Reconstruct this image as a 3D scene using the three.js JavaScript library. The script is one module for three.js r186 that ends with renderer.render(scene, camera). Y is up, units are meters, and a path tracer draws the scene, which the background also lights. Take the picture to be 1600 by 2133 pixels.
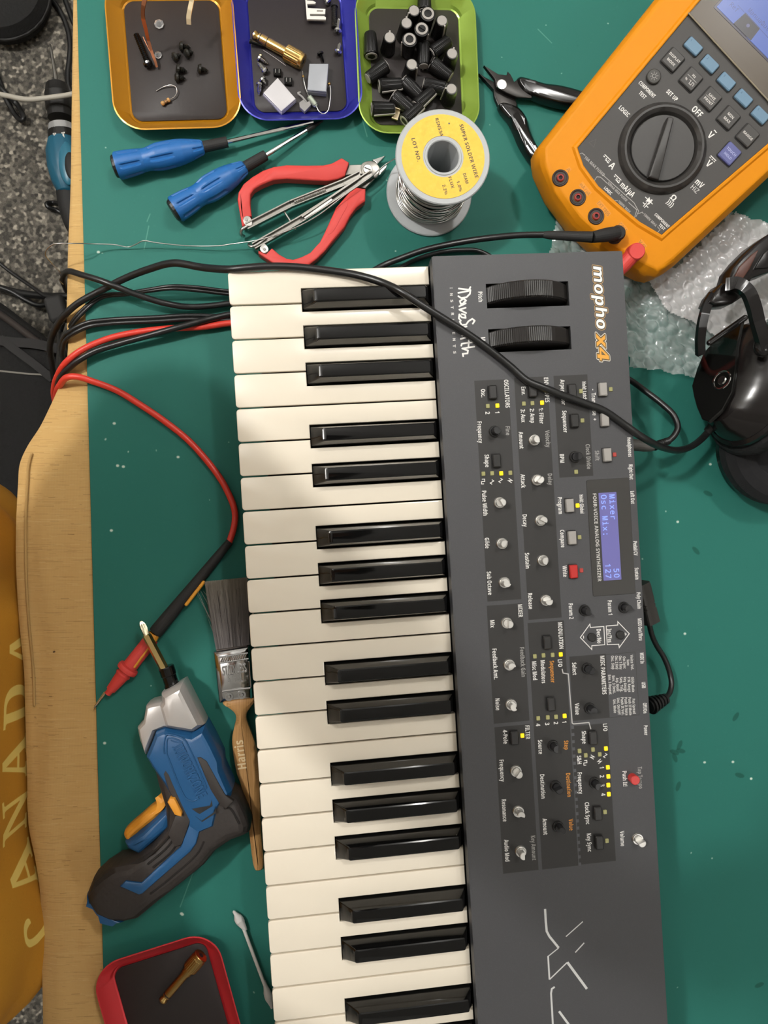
import * as THREE from 'three';
import { mergeGeometries, mergeVertices, toCreasedNormals } from 'three/addons/utils/BufferGeometryUtils.js';
import { RoundedBoxGeometry } from 'three/addons/geometries/RoundedBoxGeometry.js';
import { MarchingCubes } from 'three/addons/objects/MarchingCubes.js';
import { FontLoader } from 'three/addons/loaders/FontLoader.js';
import { TextGeometry } from 'three/addons/geometries/TextGeometry.js';
import { ImprovedNoise } from 'three/addons/math/ImprovedNoise.js';

// ---------------------------------------------------------------- camera, lights, exposure
const V = (x, y, z) => new THREE.Vector3(x, y, z);
const TY = 0.75;                       // height of the work surface above the floor
const CAM_H = 0.60, TILT = THREE.MathUtils.degToRad(5.7), FOC = 1602;
const scene = new THREE.Scene();
scene.background = new THREE.Color(0x000000);
const camera = new THREE.PerspectiveCamera(67.31, 0.75, 0.02, 20);
const FWD = V(Math.sin(TILT), -Math.cos(TILT), 0), RGT = V(Math.cos(TILT), Math.sin(TILT), 0), DWN = V(0, 0, 1);
camera.position.set(0, TY + CAM_H, 0);
camera.up.set(0, 0, -1);
camera.lookAt(camera.position.clone().add(FWD));
const renderer = new THREE.WebGLRenderer();
renderer.toneMapping = THREE.LinearToneMapping;
renderer.toneMappingExposure = 0.51;
renderer.shadowMap.enabled = true;
const LAMPS = [                        // bare globe lamps under the ceiling: x, y, z, intensity
  [-1.12, 2.80, -0.64, 16.5],
  [0.62, 2.80, -1.15, 6.2],
  [1.3, 2.80, 0.9, 1.6],
];
const LAMP_COLOR = new THREE.Color(1.0, 0.985, 0.96);

// a point of the place, from where it is seen and how far above the work surface it lies (surveying helper)
function P(px, py, h = 0) {
  const d = FWD.clone().multiplyScalar(FOC).addScaledVector(RGT, px - 800).addScaledVector(DWN, py - 1066.5);
  return camera.position.clone().addScaledVector(d, (h - CAM_H) / d.y);
}
function hit(px, py, o, n) {           // the same on any plane through o with normal n
  const d = FWD.clone().multiplyScalar(FOC).addScaledVector(RGT, px - 800).addScaledVector(DWN, py - 1066.5);
  const k = o.clone().sub(camera.position).dot(n) / d.dot(n);
  return camera.position.clone().addScaledVector(d, k);
}

// ---------------------------------------------------------------- helpers
const meterSock = {};
let seed = 7;
const rnd = () => { seed = (seed * 1664525 + 1013904223) >>> 0; return seed / 4294967296; };
const rr_ = (a, b) => a + (b - a) * rnd();
const noise = new ImprovedNoise();
const fbm = (x, y, z = 0.3) => noise.noise(x, y, z) + 0.5 * noise.noise(2.1 * x, 2.1 * y, z + 5) + 0.25 * noise.noise(4.3 * x, 4.3 * y, z + 9);
const used = {};
function numbered(n) { used[n] = (used[n] ?? -1) + 1; return used[n] ? n + '_' + String(used[n]).padStart(3, '0') : n; }
function shadows(o) { o.castShadow = true; o.receiveShadow = true; return o; }
const bases = new Map();               // things built in place: their base is taken off every part
function thing(name, label, category, base = V(0, 0, 0), group) {
  const o = new THREE.Group(); o.name = numbered(name); scene.add(o);
  o.position.copy(base); o.userData = { label, category };
  if (group) o.userData.group = group;
  bases.set(o, base.clone());
  return o;
}
function frame(name, label, category, base, turn, group) {   // a thing whose parts are given in its own turned frame
  const o = thing(name, label, category, base, group); o.rotation.y = turn; bases.set(o, V(0, 0, 0)); o.updateMatrixWorld(true); return o;
}
function part(name, geo, mat, parent, label) {
  let r = parent; while (r.parent && r.parent !== scene) r = r.parent;
  const b = bases.get(r); if (b && b.lengthSq()) geo.translate(-b.x, -b.y, -b.z);
  const m = shadows(new THREE.Mesh(geo, mat)); m.name = name; parent.add(m);
  if (label) m.userData.label = label;
  return m;
}
function single(name, geo, mat, label, category, base, group) {
  geo.translate(-base.x, -base.y, -base.z);
  const m = shadows(new THREE.Mesh(geo, mat)); m.name = numbered(name); m.position.copy(base); scene.add(m);
  m.userData = { label, category }; if (group) m.userData.group = group;
  return m;
}
function structure(name, geo, mat) { const m = shadows(new THREE.Mesh(geo, mat)); m.name = name; m.userData.kind = 'structure'; scene.add(m); return m; }
function fin(g, crease = 0.7) { let q = g.clone(); q.deleteAttribute('normal'); q.deleteAttribute('uv'); q = mergeVertices(q, 1e-6); return boxUV(toCreasedNormals(q, crease)); }
function boxUV(g) {
  const p = g.attributes.position, n = g.attributes.normal, uv = new Float32Array(p.count * 2);
  for (let i = 0; i < p.count; i++) {
    const ax = Math.abs(n.getX(i)), ay = Math.abs(n.getY(i)), az = Math.abs(n.getZ(i));
    if (ay >= ax && ay >= az) { uv[2 * i] = p.getX(i); uv[2 * i + 1] = -p.getZ(i); }
    else if (ax >= az) { uv[2 * i] = p.getZ(i); uv[2 * i + 1] = p.getY(i); }
    else { uv[2 * i] = p.getX(i); uv[2 * i + 1] = p.getY(i); }
  }
  g.setAttribute('uv', new THREE.BufferAttribute(uv, 2)); return g;
}
const clean = (g) => { const q = g.index ? g.toNonIndexed() : g; for (const k of Object.keys(q.attributes)) if (!['position', 'normal', 'uv'].includes(k)) q.deleteAttribute(k); if (!q.attributes.uv) boxUV(q); return q; };
const merge = (...gs) => mergeGeometries(gs.flat().map(clean));
function loft(rings, o = {}) {         // closed outlines joined one to the next; o.a / o.b: close the first / last
  const n = rings[0].length, pos = [], idx = [];
  for (const r of rings) for (const v of r) pos.push(v.x, v.y, v.z);
  for (let k = 0; k + 1 < rings.length; k++) for (let i = 0; i < n; i++) {
    const a = k * n + i, b = k * n + (i + 1) % n, c = a + n, d = b + n;
    idx.push(a, b, d, a, d, c);
  }
  const cap = (k, flip) => {
    const r = rings[k], e1 = r[1].clone().sub(r[0]).normalize(); let nn = V(0, 0, 0);
    for (let i = 0; i < n; i++) nn.add(r[i].clone().cross(r[(i + 1) % n]));
    const c0 = r.reduce((s, v) => s.add(v), V(0, 0, 0)).multiplyScalar(1 / n); nn = V(0, 0, 0);
    for (let i = 0; i < n; i++) nn.add(r[i].clone().sub(c0).cross(r[(i + 1) % n].clone().sub(c0)));
    nn.normalize(); const e2 = nn.clone().cross(e1);
    const p2 = r.map((v) => new THREE.Vector2(v.clone().sub(c0).dot(e1), v.clone().sub(c0).dot(e2)));
    for (const t of THREE.ShapeUtils.triangulateShape(p2, [])) idx.push(k * n + t[0], k * n + t[flip ? 2 : 1], k * n + t[flip ? 1 : 2]);
  };
  if (o.a !== false) cap(0, true);
  if (o.b !== false) cap(rings.length - 1, false);
  const g = new THREE.BufferGeometry(); g.setAttribute('position', new THREE.Float32BufferAttribute(pos, 3)); g.setIndex(idx);
  return fin(g, o.crease ?? 0.6);
}
function rring(x0, x1, z0, z1, r, y, n = 4) {   // a rounded rectangle lying at height y
  const out = [], c = [[x1 - r, z1 - r, 0], [x0 + r, z1 - r, 1], [x0 + r, z0 + r, 2], [x1 - r, z0 + r, 3]];
  for (const [cx, cz, q] of c) for (let i = 0; i <= n; i++) { const a = (q + i / n) * Math.PI / 2; out.push(V(cx + r * Math.cos(a), y, cz + r * Math.sin(a))); }
  return out.reverse();
}
const block = (x0, x1, z0, z1, y0, y1, r = 0.001, b = 0.0005) => loft([rring(x0, x1, z0, z1, r, y0), rring(x0, x1, z0, z1, r, y1 - b), rring(x0 + b, x1 - b, z0 + b, z1 - b, Math.max(r - b, 1e-4), y1)]);
const bx = (x0, x1, y0, y1, z0, z1) => new THREE.BoxGeometry(x1 - x0, y1 - y0, z1 - z0).translate((x0 + x1) / 2, (y0 + y1) / 2, (z0 + z1) / 2);
function pill(pts, y0, y1, b = 0.002, o = {}) {   // an outline [x, z] with thickness and rounded edges
  let q = pts.map(([x, z]) => new THREE.Vector2(x, -z));
  if (o.smooth) { const c = new THREE.CatmullRomCurve3(q.map((v) => V(v.x, v.y, 0)), true, 'centripetal'); q = c.getPoints(o.smooth).slice(0, -1).map((v) => new THREE.Vector2(v.x, v.y)); }
  const s = new THREE.Shape(q);
  for (const h of o.holes ?? []) s.holes.push(new THREE.Path(h.map(([x, z]) => new THREE.Vector2(x, -z))));
  const t = Math.min(o.bt ?? b, (y1 - y0) * 0.49);
  const g = new THREE.ExtrudeGeometry(s, { depth: y1 - y0 - 2 * t, bevelEnabled: b > 0, bevelSize: b, bevelOffset: -b, bevelThickness: t, bevelSegments: o.seg ?? 3, curveSegments: 6 });
  g.rotateX(-Math.PI / 2).translate(0, y0 + t, 0);
  return fin(g, o.crease ?? 0.6);
}
const flat = (list, h) => list.map(([x, y]) => { const p = P(x, y, h); return [p.x, p.z]; });
const crop = (list, ox, oy, s) => list.map(([x, y, ...r]) => [ox + x * s, oy + y * s, ...r]);
const pts = (list, h = 0) => list.map(([x, y, k]) => P(x, y, k ?? h));
function tube(points, r, o = {}) {
  const c = new THREE.CatmullRomCurve3(points, false, 'centripetal');
  const g = new THREE.TubeGeometry(c, o.seg ?? points.length * 10, r, o.rad ?? 10, false);
  const cap = (q) => new THREE.SphereGeometry(r, o.rad ?? 10, 6).translate(q.x, q.y, q.z);
  return o.open ? g : merge(g, cap(points[0]), cap(points[points.length - 1]));
}
const UP = V(0, 1, 0);
function aim(g, A, B) { const q = new THREE.Quaternion().setFromUnitVectors(UP, B.clone().sub(A).normalize()); return g.applyQuaternion(q).translate(A.x, A.y, A.z); }
function turned(profile, A, B, seg = 20) { return aim(fin(new THREE.LatheGeometry(profile.map(([d, r]) => new THREE.Vector2(Math.max(r, 1e-5), d)), seg), 0.5), A, B); }
function rod(A, B, r, seg = 12) { const L = A.distanceTo(B); return turned([[0, 0], [0, r], [L, r], [L, 0]], A, B, seg); }
function bar(A, B, w, h) { // a rectangular bar between two points, flat side up
  const L = A.distanceTo(B), d = B.clone().sub(A).normalize(), g = new RoundedBoxGeometry(L, h, w, 1, Math.min(w, h) * 0.15);
  const m = new THREE.Matrix4().makeBasis(d, d.clone().cross(UP).normalize().cross(d).normalize(), d.clone().cross(UP).normalize());
  return g.applyMatrix4(m).translate((A.x + B.x) / 2, (A.y + B.y) / 2, (A.z + B.z) / 2);
}
function ribbon(points, w, t, o = {}) { // a flat strip along points, edges to the sides
  const c = new THREE.CatmullRomCurve3(points, false, 'centripetal'), n = o.seg ?? points.length * 8, rings = [];
  for (let i = 0; i <= n; i++) {
    const p = c.getPoint(i / n), d = c.getTangent(i / n), s = d.clone().cross(UP).normalize(), u = s.clone().cross(d), ww = (typeof w === 'function' ? w(i / n) : w) / 2;
    rings.push([p.clone().addScaledVector(s, ww).addScaledVector(u, t / 2), p.clone().addScaledVector(s, -ww).addScaledVector(u, t / 2), p.clone().addScaledVector(s, -ww).addScaledVector(u, -t / 2), p.clone().addScaledVector(s, ww).addScaledVector(u, -t / 2)]);
  }
  return loft(rings, { crease: 0.5 });
}

// ---------------------------------------------------------------- textures and materials
function canvasTex(w, h, draw, repeat) {
  const c = document.createElement('canvas'); c.width = w; c.height = h; draw(c.getContext('2d'), w, h);
  const t = new THREE.CanvasTexture(c); t.colorSpace = THREE.SRGBColorSpace; t.magFilter = THREE.LinearFilter;
  if (repeat) { t.wrapS = t.wrapT = THREE.RepeatWrapping; t.repeat.set(repeat[0], repeat[1]); }
  return t;
}
function dataTex(n, f, o = {}) {       // f(i, j) -> [r, g, b] 0..255 or a grey number
  const d = new Uint8Array(n * n * 4);
  for (let j = 0; j < n; j++) for (let i = 0; i < n; i++) { let v = f(i, j); if (typeof v === 'number') v = [v, v, v]; const k = (j * n + i) * 4; for (let c = 0; c < 3; c++) d[k + c] = Math.max(0, Math.min(255, v[c])); d[k + 3] = 255; }
  const t = new THREE.DataTexture(d, n, n); t.magFilter = THREE.LinearFilter; t.wrapS = t.wrapT = THREE.RepeatWrapping; t.needsUpdate = true;
  if (o.srgb) t.colorSpace = THREE.SRGBColorSpace;
  if (o.rep) t.repeat.set(o.rep, o.rep);
  return t;
}
const grainTex = dataTex(256, () => 100 + rnd() * 110, { rep: 60 });      // fine plastic grain, bump
const softTex = dataTex(256, (i, j) => 128 + 90 * fbm(i / 16, j / 16), { rep: 12 });
const std = (color, roughness = 0.5, metalness = 0, more = {}) => new THREE.MeshPhysicalMaterial({ color, roughness, metalness, ...more });
const M = {
  blackPlastic: std(0x1b1a19, 0.42), blackGloss: std(0x0d0d0d, 0.08), blackMatte: std(0x1c1b1a, 0.7, 0, { bumpMap: grainTex, bumpScale: 0.00012 }),
  cable: std(0x171717, 0.36), cableRed: std(0xd43a2c, 0.4), cableWhite: std(0xb7b1a4, 0.5),
  steel: std(0xc9c7c2, 0.3, 1), steelDull: std(0x8f8c86, 0.36, 1), chrome: std(0xd8d8d6, 0.08, 1), darkSteel: std(0x2b2927, 0.34, 0.7),
  gold: std(0xdfbb74, 0.26, 1), goldDull: std(0xa88a54, 0.34, 1), copper: std(0xd08a66, 0.35, 1), braid: std(0xd8c7a4, 0.45, 0.6),
  red: std(0xc3282a, 0.34), redRubber: std(0xcf3f39, 0.55), white: std(0xe6e2da, 0.45), grey: std(0x9d9b97, 0.4),
  blueHandle: std(0x2063a6, 0.4), amber: std(0xd9922c, 0.5), orange: std(0xdf9a2e, 0.45),
  yellowHolster: std(0xdb8a12, 0.5, 0, { specularIntensity: .4, bumpMap: grainTex, bumpScale: 0.00006 }), meterFace: std(0x3b3937, 0.55, 0, { bumpMap: grainTex, bumpScale: 0.00004 }),
  liner: std(0x2b2625, 0.5, 0, { specularIntensity: .6, bumpMap: softTex, bumpScale: 0.0001 }),
};

// ---------------------------------------------------------------- the room
const RX0 = -1.9, RX1 = 2.2, RZ0 = -2.3, RZ1 = 2.0, RH = 2.96;
const floorTex = (() => {               // speckled carpet: tufts of several tones
  const n = 512, cell = 6, m = Math.floor(n / cell), val = [], off = [], raw = new Float32Array(n * n);
  for (let i = 0; i < m * m; i++) { const r = rnd(); val.push(r < 0.30 ? rr_(66, 90) : r < 0.68 ? rr_(96, 124) : r < 0.92 ? rr_(130, 168) : rr_(180, 225)); off.push([rnd(), rnd()]); }
  for (let j = 0; j < n; j++) for (let i = 0; i < n; i++) {
    const x = i / n * m, y = j / n * m; let sum = 0, ws = 0;
    for (let a = -1; a <= 1; a++) for (let b = -1; b <= 1; b++) { const cx = (Math.floor(x) + a + m) % m, cy = (Math.floor(y) + b + m) % m, o = off[cy * m + cx], d = Math.hypot(Math.floor(x) + a + o[0] - x, Math.floor(y) + b + o[1] - y), w = Math.exp(-d * d * 7); sum += w * val[cy * m + cx]; ws += w; }
    raw[j * n + i] = sum / ws + (rnd() - 0.5) * 34;
  }
  return dataTex(n, (i, j) => { const v = raw[j * n + i]; return [v, v * 0.955, v * 0.87]; }, { srgb: true, rep: 1 / 0.40 });
})();
const plaster = std(0xa6a49f, 0.9);
structure('floor', boxUV(bx(RX0 - .1, RX1 + .1, -0.1, 0, RZ0 - .1, RZ1 + .1)), std(0xc8c8c8, 0.95, 0, { map: floorTex, bumpMap: floorTex, bumpScale: 0.002 }));
structure('ceiling', bx(RX0 - .1, RX1 + .1, RH, RH + .1, RZ0 - .1, RZ1 + .1), std(0xe4e2de, 0.9));
structure('wall_left', bx(RX0 - .1, RX0, 0, RH, RZ0, RZ1), plaster);
structure('wall_right', bx(RX1, RX1 + .1, 0, RH, RZ0, RZ1), plaster);
structure('wall_back', bx(RX0 - .1, RX1 + .1, 0, RH, RZ0 - .1, RZ0), plaster);
structure('wall_front', bx(RX0 - .1, RX1 + .1, 0, RH, RZ1, RZ1 + .1), plaster);
LAMPS.forEach(([x, y, z, I], i) => {
  const g = thing('ceiling_lamp', ['small white globe lamp on the ceiling over the open floor', 'small white globe lamp on the ceiling beyond the table', 'small white globe lamp on the ceiling over the far corner'][i], 'lamp', V(x, RH, z), 'globe lamps under the ceiling');
  part('ceiling_rose', turned([[0, 0], [0, .05], [.012, .05], [.018, .03], [.1, .012], [.1, 0]], V(x, RH, z), V(x, RH - 1, z)), M.white, g);
  const b = part('bulb', new THREE.SphereGeometry(.045, 24, 16).translate(x, y, z), std(0xfff4e6, .4, 0, { emissive: LAMP_COLOR, emissiveIntensity: 14 }), g);
  b.castShadow = false;
  const l = new THREE.PointLight(LAMP_COLOR, I); l.position.set(0, y - RH, 0); l.shadow.radius = 2.6; l.castShadow = true; l.name = 'lamp_light'; g.add(l);
});

// ---------------------------------------------------------------- table, cloth, mat
const edgeX = (z) => { const a = P(160, 0), b = P(213, 1950); return a.x + (b.x - a.x) * (z - a.z) / (b.z - a.z); };   // front edge of the mat
{
  const t = thing('work_table', 'long work table hidden under the pale cloth and green mat', 'table', V(.3, 0, 0));
  const e = (z, o) => [edgeX(z) + o, z];
  part('table_top', pill([e(-.62, .006), [.78, -.62], [.78, .72], e(.72, .006)], TY - .040, TY - .0085, .002), std(0xb08a5a, .6), t);
  for (const [x, z] of [[-.1, -.56], [.72, -.56], [.72, .66], [-.08, .66]]) part('leg', bx(x - .025, x + .025, 0, TY - .036, z - .025, z + .025), std(0x4a4a4a, .5, .4), t);
}
// calico cloth under the mat, falling over the front edge; its outer line as it is seen, pushed out by the sitter further down
const clothTex = canvasTex(1024, 1024, (c, w, h) => {
  c.fillStyle = '#c5a064'; c.fillRect(0, 0, w, h);
  for (let i = 0; i < 5200; i++) { const y = rnd() * h, x = rnd() * w, l = 6 + rnd() * rnd() * 90, k = rnd(); c.strokeStyle = k < .5 ? `rgba(120,88,44,${.08 + .2 * rnd()})` : `rgba(240,222,180,${.05 + .12 * rnd()})`; c.lineWidth = .6 + rnd(); c.beginPath(); c.moveTo(x, y); c.lineTo(x + l, y + (rnd() - .5) * 1.6); c.stroke(); }
  for (let i = 0; i < 120; i++) { c.strokeStyle = `rgba(70,46,18,${.25 + .4 * rnd()})`; c.lineWidth = 1.1; const y = rnd() * h, x = rnd() * w; c.beginPath(); c.moveTo(x, y); c.lineTo(x + 3 + rnd() * 22, y + (rnd() - .5)); c.stroke(); }
  for (let i = 0; i < 9; i++) { c.fillStyle = 'rgba(48,30,14,.8)'; c.beginPath(); c.ellipse(rnd() * w, rnd() * h, 2 + rnd() * 2, 1.5 + rnd() * 1.5, rnd() * 3, 0, 7); c.fill(); }
}, [1 / .30, 1 / .30]);
const clothBump = dataTex(256, (i, j) => 128 + 60 * Math.sin(j * Math.PI * 2 / 4) * (0.5 + 0.5 * rnd()) + 30 * Math.sin(i * Math.PI * 2 / 4), { rep: 14 });
{
  const out = [[-140, 154], [0, 152], [200, 149], [400, 146], [520, 141], [600, 139.5], [660, 138], [720, 141], [780, 133], [815, 118], [850, 102], [890, 82], [930, 55], [965, 40], [1010, 36], [1100, 32], [1200, 33], [1300, 40], [1400, 50], [1500, 52], [1620, 55], [1720, 58], [1790, 72], [1850, 81], [1930, 84], [2010, 85], [2133, 88], [2300, 90]];
  const c = new THREE.CatmullRomCurve3(out.map(([y, x]) => V(x, y, 0)), false, 'centripetal'), N = 260, K = 26, rows = [];
  for (let i = 0; i <= N; i++) {
    const q = c.getPoint(i / N), o = P(q.x, q.y, -0.006), zi = o.z, xi = edgeX(zi) + .05, w = xi - o.x, row = [], free = Math.max(0, edgeX(zi) - .012 - o.x);
    for (let k = 0; k <= K; k++) {
      let x, y, z = zi;
      if (k <= 20) {
        const f = k / 20; x = xi - w * f; const over = Math.max(0, edgeX(zi) - .012 - x) / .06, e = Math.min(1, over);
        const fold = e * (.0062 * Math.sin((x * 190) + fbm(zi * 6, 2) * 2.2) * (.5 + .5 * fbm(zi * 3, 8)) + .006 * fbm(x * 22, zi * 6)) * Math.min(1, free / .03);
        y = TY - .0028 - .004 * Math.pow(f, 6) + fold * (1 - .6 * f ** 8);
      } else { const f = (k - 20) / 6; x = o.x - .0035 * Math.sin(f * Math.PI * .5) + .012 * f * f; y = TY - .0068 - .11 * f * f - .004 * f; x += .006 * f * fbm(zi * 18, 4) * Math.min(1, .3 + free / .03); }
      if (zi < -.1) { if (k > 20) x += .0009 * fbm(zi * 240, 7); }
      row.push(V(x, y, z));
    }
    rows.push(row);
  }
  const pos = [], uv = [], idx = []; const W = K + 1;
  for (const r of rows) { let s = 0; r.forEach((v, k) => { if (k) s += v.distanceTo(r[k - 1]); pos.push(v.x, v.y, v.z); uv.push(s, v.z); }); }
  for (let i = 0; i < N; i++) for (let k = 0; k < K; k++) { const a = i * W + k; idx.push(a, a + 1, a + W + 1, a, a + W + 1, a + W); }
  const g = new THREE.BufferGeometry(); g.setAttribute('position', new THREE.Float32BufferAttribute(pos, 3)); g.setAttribute('uv', new THREE.Float32BufferAttribute(uv, 2)); g.setIndex(idx); g.computeVertexNormals();
  const back = g.clone(); { const p = back.attributes.position, n = back.attributes.normal; for (let i = 0; i < p.count; i++) p.setXYZ(i, p.getX(i) - Math.sign(n.getY(i)) * n.getX(i) * .0011, p.getY(i) - Math.sign(n.getY(i)) * n.getY(i) * .0011, p.getZ(i)); }
  const cl = thing('table_cloth', 'pale unbleached cloth hanging over the table edge beside the green mat', 'cloth', V(-.16, TY, 0));
  const cm = std(0xffffff, .92, 0, { map: clothTex, bumpMap: clothBump, bumpScale: .00018, sheen: .2, sheenRoughness: .6 });
  part('cloth_sheet', mergeGeometries([g.toNonIndexed(), back.toNonIndexed()]), cm, cl);
  // stitched hem along the free edge near the sitter
  const hem = []; for (let i = 0; i <= N; i += 4) { const q = c.getPoint(i / N); if (q.y > 940 && q.y < 1480) { const r = rows[i]; hem.push(r[18].clone().lerp(r[19], .6).add(V(0, .0012, 0))); } }
  part('hem', tube(hem, .0010, { rad: 6 }), cm, cl, 'raised stitched hem');
}
const matTex = canvasTex(2048, 2048, (c, w, h) => {
  c.fillStyle = '#2a6b60'; c.fillRect(0, 0, w, h);
  for (let i = 0; i < 26000; i++) { c.fillStyle = rnd() < .5 ? `rgba(20,70,62,${.12 * rnd()})` : `rgba(80,140,128,${.10 * rnd()})`; const r = .6 + rnd() * 1.8; c.fillRect(rnd() * w, rnd() * h, r, r); }
  const q = (px, py) => { const p = P(px, py); return [(p.x + .22) / .96 * w, (p.z + .47) / .96 * h]; };
  const blot = (px, py, rx, ry, col, a = 0) => { const [x, y] = q(px, py); c.fillStyle = col; c.beginPath(); c.ellipse(x, y, rx, ry, a, 0, 7); c.fill(); };
  for (let i = 0; i < 90; i++) blot(rr_(170, 1590), rr_(5, 2130), .6 + rnd() * 1.6, .6 + rnd(), 'rgba(190,205,190,.8)', rnd() * 3);
  for (const [x, y] of [[238, 882], [245, 970], [257, 972], [371, 952], [205, 525], [232, 1105], [380, 1905], [378, 1903], [218, 1548], [1480, 967], [1412, 1087], [1427, 1320], [1468, 1588], [1527, 1587], [1565, 1622], [560, 120]]) blot(x, y, 2.6, 2.2, 'rgba(205,215,200,.95)');
  for (const [x, y, a] of [[1405, 1567, .4], [1418, 1564, .2], [1406, 1578, 1.2], [1416, 1552, 2], [1413, 1638, 1.9], [1533, 1493, 2.2], [1541, 1615, .3], [1475, 1028, .4], [1450, 1147, .8], [1582, 2052, -.3]]) blot(x, y, 9, 4, 'rgba(18,62,52,.5)', a);
  c.lineWidth = 1.2; for (const [a, b] of [[[310, 470], [300, 520]], [[306, 462], [313, 445]], [[420, 1770], [375, 1890]], [[545, 350], [560, 372]], [[755, 250], [765, 285]], [[1120, 60], [1150, 90]]]) { c.strokeStyle = 'rgba(150,190,172,.5)'; c.beginPath(); c.moveTo(...q(...a)); c.lineTo(...q(...b)); c.stroke(); }
});
{
  const z0 = -.47, z1 = .485, x1 = .70, g = pill([[edgeX(z0), z0], [x1, z0], [x1, z1], [edgeX(z1), z1]], TY - .0022, TY, .0003, { seg: 1 });
  const p = g.attributes.position, uv = g.attributes.uv; for (let i = 0; i < p.count; i++) uv.setXY(i, (p.getX(i) + .22) / .96, 1 - (p.getZ(i) + .47) / .96);
  single('desk_mat', g, std(0xffffff, .55, 0, { map: matTex, bumpMap: grainTex, bumpScale: .00003, specularIntensity: .3 }), 'smooth green work mat covering the table top', 'mat', V(.2, TY - .0022, 0));
}

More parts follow.
